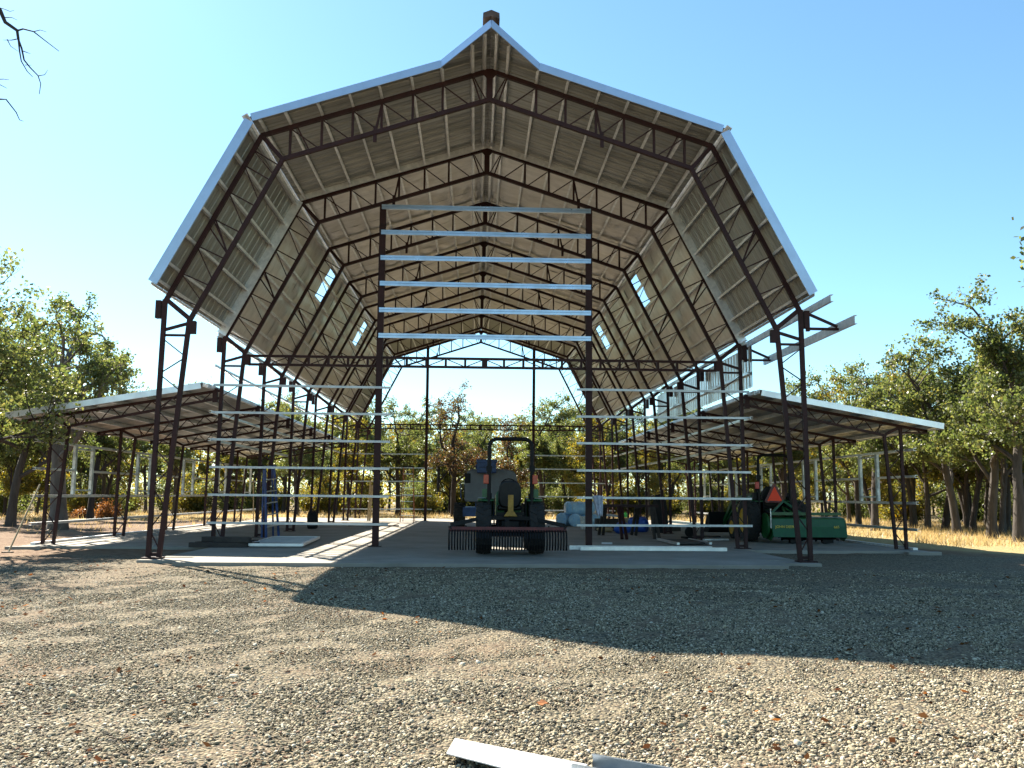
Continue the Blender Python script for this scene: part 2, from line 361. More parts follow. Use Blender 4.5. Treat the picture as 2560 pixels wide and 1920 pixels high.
for fi, y in enumerate(FY):
    m = MB(); c = .072
    for s in (-1, 1):
        q = lambda p: (s*p[0], y, p[1])
        m.bar(q((Wb, -.02)), q((Wt, zt-.02)), c, c); m.bar(q((wb, -.02)), q((wt, zi+.02)), c, c)
        m.bar(q((Wt, zt)), q((wt, zi)), c*.9, c*1.05)
        m.bar(q((Wt+.02, zt-.10)), q((Bx, Bz)), c*.94, c); m.bar(q((wt, zi-.03)), q((bx, bz)), c*.94, c)
        m.bar(q((Bx, Bz)), q((bx, bz)), c*.88, c)
        m.bar(q((Bx+.01, Bz)), q((.03, PK)), c*.97, c); m.bar(q((bx+.01, bz)), q((.03, pk)), c*.97, c)
    m.bar((0, y, PK+.03), (0, y, pk-.03), c*1.02, .11)
    fr = m.build('portal_frame', OXIDE, barn)
    MB().prism([(-.14, PK-.06), (0, PK+.03), (.14, PK-.06), (.05, PK-.16), (-.05, PK-.16)], (0, y-.045, 0), (1, 0, 0), (0, 0, 1), (0, .006, 0)).build('gusset_plate', OXIDE, fr)
    webs = web_list(y)
    if fi < 2:
        for a, b2, w in webs:
            MB().bar(a, b2, w*.9, w).build('web', OXIDE, fr)
    else:
        m = MB()
        for a, b2, w in webs: m.bar(a, b2, w*.9, w)
        m.build('web', OXIDE, fr, kind='stuff')
    for s in (-1, 1):
        MB().box(*sorted((s*5.36, s*5.66)), y-.14, y+.14, -.02, .014).build('base_plate', OXIDE, fr)
        m = MB().box(*sorted((s*5.60, s*5.69)), y-.05, y+.05, 4.05, 4.36); m.build('outer_plate', OXIDE, fr)
        m = MB().box(*sorted((s*5.00, s*5.10)), y-.05, y+.05, 3.79, 4.01); m.build('inner_plate', OXIDE, fr)
        m = MB().bar((s*2.03, y, up_in(2.03)+.12), (s*2.03, y, up_in(2.03)-.17), .03, .062); m.build('hanger', OXIDE, fr)

# purlins
def cprof(d=.10, f=.045, t=.006): return [(0, 0), (f, 0), (f, t), (t, t), (t, d-t), (f, d-t), (f, d), (0, d)]
HY0, HY1 = -4.22, 22.8
for s in (-1, 1):
    def purlin(px, pz, n2, dirx, dirz, y0=HY0, y1=HY1):
        o = (s*(px+n2[0]*.037), y0, pz+n2[1]*.037)
        MB().prism(cprof(), o, (s*dirx, 0, dirz), (s*n2[0], 0, n2[1]), (0, y1-y0, 0)).build('purlin', GALV, barn)
    for x in [3.95]+PURLX:
        y0 = HY0 if x > .83 else -4.25-.9*(1-x/.82)+.06
        purlin(x, lerp(Bz, PK, (Bx-x)/Bx), nU, -.9504, .311, y0)
    purlin(.10, PK-.03, nU, -.9504, .311, -5.0)
    for t in [.035]+PURLT+[.945]:
        px, pz = lo_out(t); purlin(px, pz, nL, -.4577, .8891)
# roof sheets
def sheet(name, s, A, B, n2, off, y0, y1, t0f, t1f, m, ribs=3, rh=.022, thick=.003):
    W = y1-y0; ps = []
    pit = W/ribs
    for i in range(ribs):
        b = y0+i*pit
        ps += [(b, 0), (b+pit*.36, 0), (b+pit*.42, rh*.3), (b+pit*.50, rh*.3), (b+pit*.56, 0), (b+pit*.86, 0), (b+pit*.90, rh), (b+pit*.97, rh)]
    ps.append((y1, 0)); k = len(ps); vv = []; ff = []
    for lay in (0, thick):
        for (yy, h) in ps:
            for t in (t0f(yy), t1f(yy)):
                vv.append((s*(lerp(A[0], B[0], t)+n2[0]*(off+h+lay)), yy, lerp(A[1], B[1], t)+n2[1]*(off+h+lay)))
    w = 2*k
    for i in range(k-1):
        a = 2*i; ff.append((a, a+1, a+3, a+2)); ff.append((w+a, w+a+2, w+a+3, w+a+1))
        ff.append((a, a+2, w+a+2, w+a)); ff.append((a+1, w+a+1, w+a+3, a+3))
    ff.append((0, w, w+1, 1)); ff.append((2*k-2, 2*k-1, w+2*k-1, w+2*k-2))
    return MB().add(vv, ff).build(name, m, barn)
SW = .945; U0 = (0, PK); U1 = (Bx, Bz); L0 = (Bx, Bz); L1 = (Wt, zt); OFF = .142
NS = 29
for s in (-1, 1):
    for i in range(NS):
        y0 = -4.25+i*SW; y1 = min(y0+SW, 22.83)
        if y1-y0 < .1: continue
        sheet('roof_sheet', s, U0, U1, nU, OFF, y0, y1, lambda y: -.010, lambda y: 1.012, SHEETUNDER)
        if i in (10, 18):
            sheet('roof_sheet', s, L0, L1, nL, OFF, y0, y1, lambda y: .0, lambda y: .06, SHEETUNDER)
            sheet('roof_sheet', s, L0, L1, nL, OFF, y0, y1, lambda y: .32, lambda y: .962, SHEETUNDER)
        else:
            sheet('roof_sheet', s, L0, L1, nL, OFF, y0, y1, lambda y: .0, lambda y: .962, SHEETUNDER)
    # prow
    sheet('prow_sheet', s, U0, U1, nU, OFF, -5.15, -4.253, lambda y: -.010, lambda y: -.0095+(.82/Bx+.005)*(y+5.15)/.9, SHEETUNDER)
# insulation blankets between the sheets and the purlins (from the end wall back)
def blanket(s, A, B, n2, y0, y1, knots, seed, t0=0., t1=1.):
    r = random.Random(seed); ts = []
    for a, b2 in zip(knots[:-1], knots[1:]):
        for j in range(5): ts.append((lerp(a, b2, j/5), math.sin(math.pi*j/5)))
    ts.append((knots[-1], 0)); ts = [q for q in ts if t0 <= q[0] <= t1]
    ny_ = 7; vv = []; ff = []; ph = r.uniform(0, 6); ph2 = r.uniform(0, 6); amp = r.uniform(.7, 1.3)
    for (t, sg) in ts:
        for j in range(ny_):
            yy = lerp(y0, y1, j/(ny_-1))
            d = .137-.004-sg*(.020*amp+.010*math.sin(yy*5+ph)+.008*math.sin(yy*11+t*14+ph2))
            vv.append((s*(lerp(A[0], B[0], t)+n2[0]*d), yy, lerp(A[1], B[1], t)+n2[1]*d))
    for i in range(len(ts)-1):
        for j in range(ny_-1):
            a = i*ny_+j; ff.append((a, a+1, a+ny_+1, a+ny_))
    o = MB().add(vv, ff).build('insulation_strip', BLANKET, barn, smooth=True)
    return o
ku = [-.009, (0+.10)/Bx]+[(x)/Bx for x in PURLX[::-1]]+[.985, 1.0]
kl = [0., .035]+PURLT+[.955]
for s in (-1, 1):
    for i in range(20):
        y0 = -4.25+(i+4.5)*SW; y1 = y0+SW
        if y1 > 18.9: y1 = 18.9
        if y1-y0 < .1: continue
        blanket(s, U0, U1, nU, y0, y1, ku, i*7+s)
    edges = sorted(set([.0, 5.2, 5.2+SW, 12.76, 12.76+SW, 18.9]+[1.04*k for k in range(1, 5)]+[6.145+1.1*k for k in range(1, 6)]+[13.705+1.04*k for k in range(1, 5)]))
    for i, (y0, y1) in enumerate(zip(edges[:-1], edges[1:])):
        if abs(y0-5.2) < .01 or abs(y0-12.76) < .01:
            blanket(s, L0, L1, nL, y0, y1, [.32, .35]+PURLT[2:]+[.955], i*5+s+100)
        else: blanket(s, L0, L1, nL, y0, y1, kl, i*5+s+100)
    # closure trims on the two end walls
    for yy in (-.09, DD*5+.14):
        m = MB()
        m.bar((s*(Bx+nU.x*.10), yy, Bz+nU.y*.10), (s*.01, yy, PK+.075), .02, .15)
        m.build('closure_trim', GALV, barn)
        MB().bar((s*(Bx+.05), yy, Bz+.03), (s*(Wt+.05), yy, zt+.03), .02, .19).build('closure_trim', GALV, barn)
# rake trims, front and rear
for s in (-1, 1):
    for yy, pr in ((-4.275, 1), (22.85, 0)):
        def rake(a, b2, w, nn):
            a = V3(a); b2 = V3(b2)
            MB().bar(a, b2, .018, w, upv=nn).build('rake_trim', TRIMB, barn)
        A_ = (s*(Bx+nL.x*.10), yy, Bz+nL.y*.10); B_ = (s*(lerp(Bx, Wt, .962)+nL.x*.10), yy, lerp(Bz, zt, .962)+nL.y*.10)
        rake(A_, B_, .165, (0, 1, 0))
        xi_ = .82 if pr else .0
        A_ = (s*(Bx+nU.x*.11+.02), yy, Bz+nU.y*.11-.006); B_ = (s*(xi_+nU.x*.11), yy, lerp(Bz, PK, (Bx-xi_)/Bx)+nU.y*.11)
        rake(A_, B_, .135, (0, 1, 0))
        if pr:
            B2 = (s*.0, -5.18, PK+.108); nn = (V3((0, 0, 1)).cross(V3(B2)-V3(B_))).normalized()
            rake(B_, B2, .135, nn)
    MB().bar((s*(lerp(Bx, Wt, .965)+nL.x*.15), -4.2, lerp(Bz, zt, .965)+nL.y*.15-.02), (s*(lerp(Bx, Wt, .965)+nL.x*.15), 22.8, lerp(Bz, zt, .965)+nL.y*.15-.02), .012, .05).build('eave_trim', GALV, barn)
    MB().bar((s*(Bx+.165), -4.3, Bz+.13), (s*(Bx+.165), 22.8, Bz+.13), .11, .012, upv=(s*.6, 0, -.4)).build('break_flashing', GALV, barn)
MB().prism([(-.14, 0), (-.135, .10), (0, .155), (.135, .10), (.14, 0), (.0, .05)], (0, -5.12, PK+.23), (1, 0, 0), (0, 0, 1), (0, 27.9, 0)).build('ridge_vent', BROWNVENT, barn)
# end walls: posts, header trusses, girts
def girt_prof(h=.095, d=.05): return [(d, 0), (0, 0), (0, h*.42), (.014, h*.46), (.014, h*.54), (0, h*.58), (0, h), (d, h), (d, h-.01), (.022, h-.01), (.022, .01), (d, .01)]
for k, yw in enumerate((0., DD*5)):
    yo = yw-.06 if k == 0 else yw+.06
    fro = yw-.115 if k == 0 else yw+.105
    sg = 1 if k == 0 else -1
    for s in (-1, 1):
        MB().bar((s*2.23, yo, 0.0), (s*2.25, yo, 7.34), .10, .135 if k == 0 else .115).build('door_post', OXIDE, barn)
        MB().box(s*2.23-.13, s*2.23+.13, yo-.1, yo+.1, .002, .014).build('base_plate', OXIDE, barn)
    m = MB(); m.bar((-5.02, yw, 3.985), (5.02, yw, 3.985), .06, .05); m.bar((-5.02, yw, 3.80), (5.02, yw, 3.80), .06, .05)
    hd = m.build('header_truss', OXIDE, barn); n_ = 24
    for i in range(n_+1):
        x = -5+10*i/n_
        MB().bar((x, yw, 3.82), (x, yw, 3.97), .05, .05 if i != n_//2 else .12).build('header_strut', OXIDE, hd)
        if i < n_:
            x2 = -5+10*(i+1)/n_; a, b2 = ((x+.03, 3.82), (x2-.03, 3.965)) if i % 2 else ((x+.03, 3.965), (x2-.03, 3.82))
            MB().bar((a[0], yw, a[1]), (b2[0], yw, b2[1]), .018, .018).build('header_brace', OXIDE, hd)
    if k == 0:
        for z in (7.27, 6.705, 6.14, 5.575, 4.995, 4.44):
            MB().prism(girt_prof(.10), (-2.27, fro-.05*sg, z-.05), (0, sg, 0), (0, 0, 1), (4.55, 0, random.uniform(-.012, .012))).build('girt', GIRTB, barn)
    for s in (-1, 1):
        for z in ((3.335, 2.755, 2.19, 1.615, 1.045, .47) if k == 0 else (2.755, 2.19, 1.615, 1.045, .47)):
            x0, x1 = sorted((s*1.97, s*5.69))
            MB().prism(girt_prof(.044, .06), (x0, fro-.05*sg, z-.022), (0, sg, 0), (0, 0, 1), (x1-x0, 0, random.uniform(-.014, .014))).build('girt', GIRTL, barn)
# clerestory girts, siding (right side only) and outriggers
for s in (-1, 1):
    for z, y0, y1 in ((2.76, -.3, 18.7), (2.18, -.3, 18.7 if s > 0 else 7.5), (3.74, -.2, 18.7)):
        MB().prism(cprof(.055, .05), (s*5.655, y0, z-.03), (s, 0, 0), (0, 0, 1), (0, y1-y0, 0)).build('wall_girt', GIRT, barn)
    MB().prism(cprof(.09, .05), (s*5.62, -.2, 4.36), (s, 0, 0), (0, 0, 1), (0, 22.7, 0)).build('eave_strut', GALV, barn)
for i in range(11):
    y0 = -.28+i*.92; m = MB(); ps = []
    for r_ in range(4):
        b_ = y0+r_*.23; ps += [(b_, 0), (b_+.14, 0), (b_+.165, .018), (b_+.205, .018)]
    ps.append((y0+.92, 0)); vv = []; ff = []
    for (yy, h) in ps: vv += [(5.725+h, yy, 3.43), (5.725+h, yy, 4.33), (5.728+h, yy, 4.33), (5.728+h, yy, 3.43)]
    for j in range(len(ps)-1):
        for q_ in range(4): a = j*4+q_; b_ = j*4+(q_+1) % 4; ff.append((a, b_, b_+4, a+4))
    m.add(vv, ff).build('siding_sheet', SIDING, barn)
for y in FY[:2]:
    m = MB(); m.bar((5.69, y, 4.31), (6.20, y, 4.09), .04, .045); m.bar((5.69, y, 4.045), (6.22, y, 4.045), .04, .045); m.bar((5.67, y, 4.36), (5.67, y, 4.0), .06, .06)
    m.build('outrigger', OXIDE, barn)
MB().prism(cprof(.15, .05), (6.23, -4.38, 4.02), (1, 0, 0), (0, 0, 1), (0, 4.9, 0)).build('canopy_channel', GALV, barn)
MB().prism(cprof(.12, .05), (5.76, -4.55, 4.36), (1, 0, 0), (0, 0, 1), (0, 5.0, 0)).build('canopy_channel', GALV, barn)

# side sheds (joined to the barn: parts of it)
SFY = FY[1:7]
for s in (-1, 1):
    for fi, y in enumerate(SFY):
        q = lambda x, z: (s*x, y, z); m = MB(); c = .06
        zu = lambda x: lerp(3.22, 2.64, (x-5.65)/3.38); zl = lambda x: lerp(3.06, 2.44, (x-5.65)/3.02)
        m.bar(q(9.05, .01), q(9.03, 2.62), c, c); m.bar(q(8.83, .01), q(8.67, 2.44), c, c)
        m.bar(q(5.60, zu(5.6)), q(9.62, zu(9.62)), c, c*.95); m.bar(q(5.60, zl(5.6)), q(8.67, 2.44), c*.96, c*.9)
        m.bar(q(9.03, 2.63), q(8.67, 2.44), c*.94, c*.9); m.bar(q(9.06, 2.50), q(9.58, 2.50), c*.9, c*.6)
        m.bar(q(9.58, 2.48), q(9.58, 2.56), c, c*1.4); m.bar(q(5.68, 3.28), q(5.68, 2.98), .07, .10)
        sf = m.build('shed_frame', OXIDE, barn)
        n_ = 14; ws = []
        for i in range(n_):
            x0 = lerp(5.75, 8.66, i/n_); x1 = lerp(5.75, 8.66, (i+1)/n_)
            ws.append((q(x0, zl(x0)), q(x1, zu(x1))) if i % 2 else (q(x0, zu(x0)), q(x1, zl(x1))))
        ws.append((q(8.6, zu(8.6)), q(8.52, zl(8.52)))); ws.append((q(9.1, 2.5), q(9.3, zu(9.3)))); ws.append((q(9.3, zu(9.3)), q(9.5, 2.5)))
        z = 2.35; k = 0
        while z > .3:
            z2 = z-.33; xi_ = lambda z: lerp(8.83, 8.67, z/2.44)
            ws.append((q(9.04, z), q(xi_(z2), z2)) if k % 2 else (q(xi_(z), z), q(9.04, z2))); z = z2; k += 1
        ws.append((q(9.05, .06), q(8.83, .06)))
        if fi < 3:
            for a, b2 in ws: MB().bar(a, b2, .017, .019).build('web', OXIDE, sf)
        else:
            m = MB()
            for a, b2 in ws: m.bar(a, b2, .017, .019)
            m.build('web', OXIDE, sf, kind='stuff')
    ns = V3((.169, .9856)); A_ = (5.65, 3.22); B_ = (9.62, 3.22-.1716*3.97)
    for i in range(7):
        t = .01+i*.163; px, pz = lerp(A_[0], B_[0], t), lerp(A_[1], B_[1], t)
        MB().prism(cprof(.085, .045), (s*(px+ns.x*.03), -.46, pz+ns.y*.03), (s*.9856, 0, -.169), (s*ns.x, 0, ns.y), (0, 19.45, 0)).build('shed_purlin', GALV, barn)
    for i in range(21):
        y0 = -.48+i*.93
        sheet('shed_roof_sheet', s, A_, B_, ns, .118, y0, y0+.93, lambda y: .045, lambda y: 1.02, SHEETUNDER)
    a = (s*(5.83+ns.x*.09), -.50, 3.22-.1716*.18+ns.y*.09); b2 = (s*(9.72+ns.x*.09), -.50, 3.22-.1716*4.07+ns.y*.09)
    MB().bar(a, b2, .018, .125).build('shed_rake_trim', TRIMW, barn)
    MB().bar((s*9.735, -.49, 2.60), (s*9.735, 19.1, 2.60), .012, .09, upv=(1, 0, 0)).build('shed_eave_trim', TRIMW, barn)
    MB().prism([(0, 0), (.17, -.03), (.17, -.036), (.006, -.006), (.006, -.09), (0, -.09)], (s*5.80, -.5, 3.345), (s, 0, 0), (0, 0, 1), (0, 19.5, 0)).build('shed_flashing', GALV, barn)
    # long wall girts and window frames
    wins = [(1.40, 2.42), (5.20, 6.22), (9.0, 10.05), (12.8, 13.8), (16.4, 17.4)]
    for z in (.43, .99, 2.12):
        MB().prism(cprof(.055, .06), (s*9.10, -.42, z-.03), (s, 0, 0), (0, 0, 1), (0, 19.2, 0)).build('wall_girt', GIRT, barn)
    ed = [-.42]+[v for w in wins for v in w]+[18.8]
    for j in range(0, len(ed), 2):
        MB().prism(cprof(.05, .06), (s*9.10, ed[j], 1.525), (s, 0, 0), (0, 0, 1), (0, ed[j+1]-ed[j], 0)).build('wall_girt', GIRT, barn)
    for (y0, y1) in wins:
        m = MB(); X0, X1 = sorted((s*9.105, s*9.165))
        for yy in (y0, y1-.10): m.box(X0, X1, yy, yy+.10, 1.02, 2.09)
        m.box(X0+.005, X1-.005, y0+.10, y1-.10, 1.10, 1.135); m.box(X0+.005, X1-.005, y0+.10, y1-.10, 2.02, 2.055)
        m.build('window_frame', WINFRAME, barn)
    MB().box(*sorted((s*9.10, s*9.20)), -.2, 12.5, .002, .05).build('base_channel', GALV, barn)

# ------------------------------------------------------------------ vehicles
def wheel(parent, x, y, R, w, rim, side, name='wheel', lugs=18):
    """tyre with chevron lugs, rim; axis along x, centre height R"""
    m = MB(); m.lathe([(R*.58, -w/2), (R*.80, -w/2), (R*.92, -w*.46), (R*.955, -w*.3), (R*.955, w*.3), (R*.92, w*.46), (R*.80, w/2), (R*.58, w/2), (R*.56, w*.40), (R*.56, -w*.40), (R*.58, -w/2)], (x, y, R), (1, 0, 0), 32, cap=False)
    for i in range(lugs):
        a = 2*math.pi*i/lugs
        for hs in (-1, 1):
            aa = a+(math.pi/lugs if hs > 0 else 0); a2 = aa+.20
            p = lambda rr, an, xx: (x+xx, y+rr*math.sin(an), R+rr*math.cos(an))
            pts = [p(R*.94, aa, hs*w*.04), p(R*.94, aa+.09, hs*w*.04), p(R*.91, a2+.09, hs*w*.49), p(R*.91, a2, hs*w*.49),
                   p(R, aa, hs*w*.04), p(R, aa+.075, hs*w*.04), p(R*.965, a2+.075, hs*w*.49), p(R*.965, a2, hs*w*.49)]
            m.add(pts, [(0, 3, 2, 1), (4, 5, 6, 7), (0, 1, 5, 4), (1, 2, 6, 5), (2, 3, 7, 6), (3, 0, 4, 7)])
    wh = m.build(name, RUBBER, parent, smooth=True)
    k = MB().lathe([(R*.60, w*.44), (R*.58, w*.51), (R*.53, w*.49), (R*.50, w*.20), (R*.22, w*.16), (R*.20, w*.30), (R*.01, w*.31)], (x, y, R), (side, 0, 0), 28)
    k.lathe([(R*.52, -w*.42), (R*.52, w*.10)], (x, y, R), (side, 0, 0), 28)
    k.build('rim', rim, wh, smooth=True)
    return wh
def tractor(loc, rz, label, seat_label=None, seat_drop=0., loader=False, smv=False):
    t = thing('tractor', label, 'tractor', loc, rz)
    # local: rear axle at origin, forward +y
    for s in (-1, 1):
        wheel(t, s*(.49 if not smv else .60), 0, .49 if not smv else .52, .28, YELLOW, s, 'rear_wheel')
        wheel(t, s*.44, 1.52, .30, .19, YELLOW, s, 'front_wheel', 14)
        # fender
        m = MB(); pr = []
        for i in range(11):
            a = math.radians(-22+i*9.8); pr.append((.565*math.sin(a), .47+.565*math.cos(a)))
        out = pr+[(p[0]*.96, .47+(p[1]-.47)*.955) for p in pr[::-1]]
        x0 = s*.30; wdt = s*.30
        m.prism(out, (x0, 0.02, 0), (0, 1, 0), (0, 0, 1), (wdt, 0, 0))
        bevel(m.build('fender', GREEN, t), .012)
        MB().prism(pr+[(pr[-1][0], .55), (pr[0][0], .55)], (x0-s*.018, .02, 0), (0, 1, 0), (0, 0, 1), (s*.015, 0, 0)).build('fender_panel', BLACKP, t)
        MB().box(*sorted((s*.38, s*.52)), -.14, -.02, 1.04, 1.20).build('work_light', GREEN if not smv else BLACKP, t)
        m = MB(); m.box(*sorted((s*.405, s*.50)), -.24, -.17, 1.29, 1.46); bevel(m.build('warning_lamp', ORANGE if not smv else mat('red_lens', (.5, .02, .015), .3), t), .012)
        MB().bar((s*.395, -.2, 1.38), (s*.43, -.2, 1.38), .03).build('lamp_bracket', BLACKP, t)
    # roll bar
    pts = []
    for i in range(7):
        a = math.radians(90*i/6); pts.append((-.395+.14-.14*math.cos(a), -.16, 1.98+.14*math.sin(a)))
    pts = [(-.395, -.16, .60), (-.395, -.16, 1.30), (-.395, -.16, 1.98)]+pts[1:]
    pts = pts+[(-p[0], p[1], p[2]) for p in pts[::-1]]
    rb = MB().tube(pts, .036, 10).build('roll_bar', BLACKP, t, smooth=True)
    for s in (-1, 1):
        MB().box(*sorted((s*.345, s*.45)), -.21, -.11, 1.52, 1.62).build('hinge_block', BLACKP, rb)
        m = MB(); m.box(*sorted((s*.34, s*.45)), -.12, -.01, .62, 1.12); m.build('roll_bar_post', BLACKP, rb)
    # seat
    m = MB(); prof = []
    for i in range(16):
        a = 2*math.pi*i/16; cx_, cz_ = math.cos(a), math.sin(a)
        prof.append((.222*math.copysign(abs(cx_)**.55, cx_)*(1-.12*(cz_ > 0)*abs(cz_)), .26*math.copysign(abs(cz_)**.6, cz_)))
    m.prism(prof, (0, .06, 1.10-seat_drop), (1, 0, 0), (0, -.12, 1), (0, .11, 0)); m.box(-.23, .23, .14, .55, .80, .90)
    bevel(m.build('seat', BLACKV, t, smooth=True), .035, 3)
    # body
    m = MB(); m.box(-.17, .17, -.30, 1.75, .36, .62); m.box(-.26, .26, -.12, .12, .36, .62); m.box(-.48, .48, -.05, .05, .44, .54); m.box(-.40, .40, 1.47, 1.57, .25, .35)
    bevel(m.build('chassis', BLACKP, t), .02)
    m = MB(); m.box(-.27, .27, -.06, .85, .62, .70); m.box(-.5, -.27, .45, .95, .40, .46); m.box(.27, .5, .45, .95, .40, .46); m.build('platform', BLACKP, t)
    hood = MB()
    secs = [(.82, .25, .62, 1.22), (1.3, .25, .60, 1.19), (1.75, .24, .58, 1.10), (1.98, .20, .58, .98), (2.04, .15, .60, .90)]
    rings = []
    for (yy, hw, z0, z1) in secs:
        rings.append([(-hw, yy, z0), (hw, yy, z0), (hw, yy, z1-.10), (hw*.62, yy, z1), (-hw*.62, yy, z1), (-hw, yy, z1-.10)])
    vv = [p for r_ in rings for p in r_]; ff = [(0, 1, 2, 3, 4, 5)[::-1], tuple(24+i for i in range(6))]
    for i in range(4):
        for j in range(6): ff.append((i*6+j, i*6+(j+1) % 6, i*6+6+(j+1) % 6, i*6+6+j))
    hd = bevel(hood.add(vv, ff).build('hood', GREEN, t, smooth=True), .03, 3)
    for s in (-1, 1):
        MB().box(*sorted((s*.252, s*.256)), .9, 1.7, .90, .94).build('hood_stripe', YELLOW, hd)
    m = MB().bar((0, .80, .62), (0, .74, 1.16), .12, .16); m.build('dash', BLACKP, t)
    ring = [(.17*math.cos(a), .62+.05*math.sin(a), 1.24+.16*math.sin(a)) for a in [2*math.pi*i/20 for i in range(21)]]
    sw = MB().tube(ring, .013, 6).build('steering_wheel', BLACKP, t, smooth=True)
    MB().bar((0, .62, 1.24), (0, .78, 1.12), .03).bar((-.16, .62, 1.24), (.16, .62, 1.24), .02).build('steering_column', BLACKP, sw)
    # hitch
    m = MB()
    for s in (-1, 1):
        m.bar((s*.22, -.12, .40), (s*.26, -.72, .42), .03, .05); m.bar((s*.23, -.18, .74), (s*.25, -.55, .42), .03, .03)
    m.bar((-.26, -.2, .74), (.26, -.2, .74), .05, .06); m.lathe([(.045, 0), (.045, .16)], (0, -.30, .46), (0, -1, 0), 12)
    m.build('hitch_arm', BLACKP, t)
    if loader:
        for s in (-1, 1):
            m = MB(); m.bar((s*.40, .75, .55), (s*.40, .80, 1.12), .09, .12, (1, 0, 0)); m.bar((s*.40, .78, 1.10), (s*.40, 1.75, .98), .07, .12, (1, 0, 0)); m.bar((s*.40, 1.75, 1.0), (s*.40, 2.55, .35), .07, .12, (1, 0, 0)); m.bar((s*.40, 1.35, .95), (s*.40, 2.2, .50), .045, .05, (1, 0, 0))
            m.build('loader_arm', GREEN, t)
        b_ = MB(); pf = [(2.50, .68), (2.50, .20), (2.62, .12), (3.05, .12), (3.05, .15), (2.65, .16), (2.54, .24), (2.54, .68)]
        b_.prism(pf, (-.80, 0, 0), (0, 1, 0), (0, 0, 1), (1.60, 0, 0))
        for s in (-1, 1): b_.prism([(2.50, .68), (2.50, .20), (2.62, .12), (3.05, .12), (2.8, .5)], (s*.80, 0, 0), (0, 1, 0), (0, 0, 1), (s*.02, 0, 0))
        b_.build('loader_bucket', BLACKP, t)
    if smv:
        tri = [(-.24, -.20), (.24, -.20), (.0, .24)]
        sg = MB().prism([(-.25, -.215), (-.205, -.245), (.205, -.245), (.25, -.215), (.04, .215), (-.04, .215)], (0, -.17, 1.20), (1, 0, 0), (0, 0, 1), (0, .012, 0)).build('triangle_sign', SMVR, t)
        MB().prism([(-.19, -.20), (.19, -.20), (0, .15)], (0, -.174, 1.20), (1, 0, 0), (0, 0, 1), (0, .003, 0)).build('triangle_face', SMV, sg)
    return t
T1 = tractor((.485, -2.25, 0), 0, 'green tractor with folded-up black roll bar parked in the middle doorway, seen from behind')
m = MB(); m.bar((0, -.36, .78), (0, -.36, 1.09), .05, .10, (0, 1, 0)); m.prism([(-.125, 0), (.125, 0), (.06, .09), (-.06, .09)], (0, -.385, .70), (1, 0, 0), (0, 0, 1), (0, .05, 0))
bevel(m.build('top_link_mast', MASTY, T1), .006)

# landscape rake
rk = thing('landscape_rake', 'wide red landscape rake with curved black tines behind the middle tractor', 'rake', (.42, -3.02, 0))
MB().box(-1.04, 1.04, -.05, .05, .44, .525).build('rake_beam', REDP, rk)
for i in range(43):
    x = -1.03+i*2.06/42; pts = [(x, -.055, .47), (x, -.15, .42), (x, -.19, .33), (x, -.17, .22), (x, -.11, .125)]
    m = MB()
    for a, b2 in zip(pts[:-1], pts[1:]): m.bar(a, b2, .028, .010, (1, 0, 0))
    m.build('tine', BLACKP, rk)
for s in (-1, 1):
    m = MB(); m.bar((0, .50, .68), (s*.50, .42, .66), .06, .07); m.bar((s*.48, .42, .66), (s*1.0, .03, .555), .06, .07); m.bar((s*.95, 0, .545), (s*1.03, -.03, .50), .06, .06)
    m.build('rake_arm', BLACKP, rk)
m = MB(); m.bar((0, .05, .50), (0, .55, .50), .07, .07); m.bar((0, .45, .48), (0, .50, .74), .05, .08); m.bar((-.28, .35, .44), (.28, .35, .44), .05, .05); m.lathe([(.06, 0), (.06, .1)], (0, -.02, .575), (0, 1, 0), 14)
m.build('hitch_frame', BLACKP, rk)
for i in range(10):
    MB().lathe([(.014, 0), (.014, .022)], (-.95+i*.21, 0, .525), (0, 0, 1), 6).build('bolt', BLACKP, rk)

# boom lift behind the tractor
bl = thing('boom_lift', 'grey and blue boom lift with big black tyre parked beyond the middle tractor', 'boom lift', (.33, 10.6, 0))
hp = [(-.86, .92), (-.80, .86), (.80, .86), (.86, .92), (.88, 1.55), (.84, 1.76), (.74, 1.88), (.50, 1.94), (-.62, 1.93), (-.74, 1.88), (-.82, 1.74), (-.87, 1.5)]
bevel(MB().prism(hp, (0, 0, 0), (1, 0, 0), (0, 0, 1), (0, 1.1, 0)).build('hood', LIFTGREY, bl, smooth=True), .07, 4)
MB().box(-.85, -.66, -.012, .0, 1.47, 1.79).build('vent_grille', BLACKP, bl)
MB().box(-.86, -.845, -.006, .0, 1.0, 1.4).build('hood_seam', BLACKP, bl)
m = MB(); m.box(-.45, .17, -.6, .3, 1.80, 2.22); m.box(-.48, .20, -.62, -.55, 2.12, 2.23); m.box(-.50, -.1, .05, .4, 1.75, 2.1)
bevel(m.build('boom_head', LIFTBLUE, bl), .015); MB().box(-.40, .12, -.63, -.6, 1.97, 1.98).build('boom_seam', BLACKP, bl)
m = MB(); m.box(-.9, .9, .1, 2.4, .38, .68); m.box(-.5, .5, .4, 1.6, .68, .86); m.bar((-.1, .3, 2.0), (-.1, 3.4, 1.9), .25, .3, (0, 0, 1)); bevel(m.build('chassis', LIFTBLUE, bl), .02)
for s in (-1, 1):
    wheel(bl, s*1.02, .55, .415, .36, ALU, s, 'wheel', 16); wheel(bl, s*1.02, 2.2, .415, .36, ALU, s, 'wheel', 16)
MB().tube([(-.93, 0, .95), (-.97, 0, 1.0), (-.97, 0, 1.45)], .015, 6).build('hand_rail', LIFTBLUE, bl)

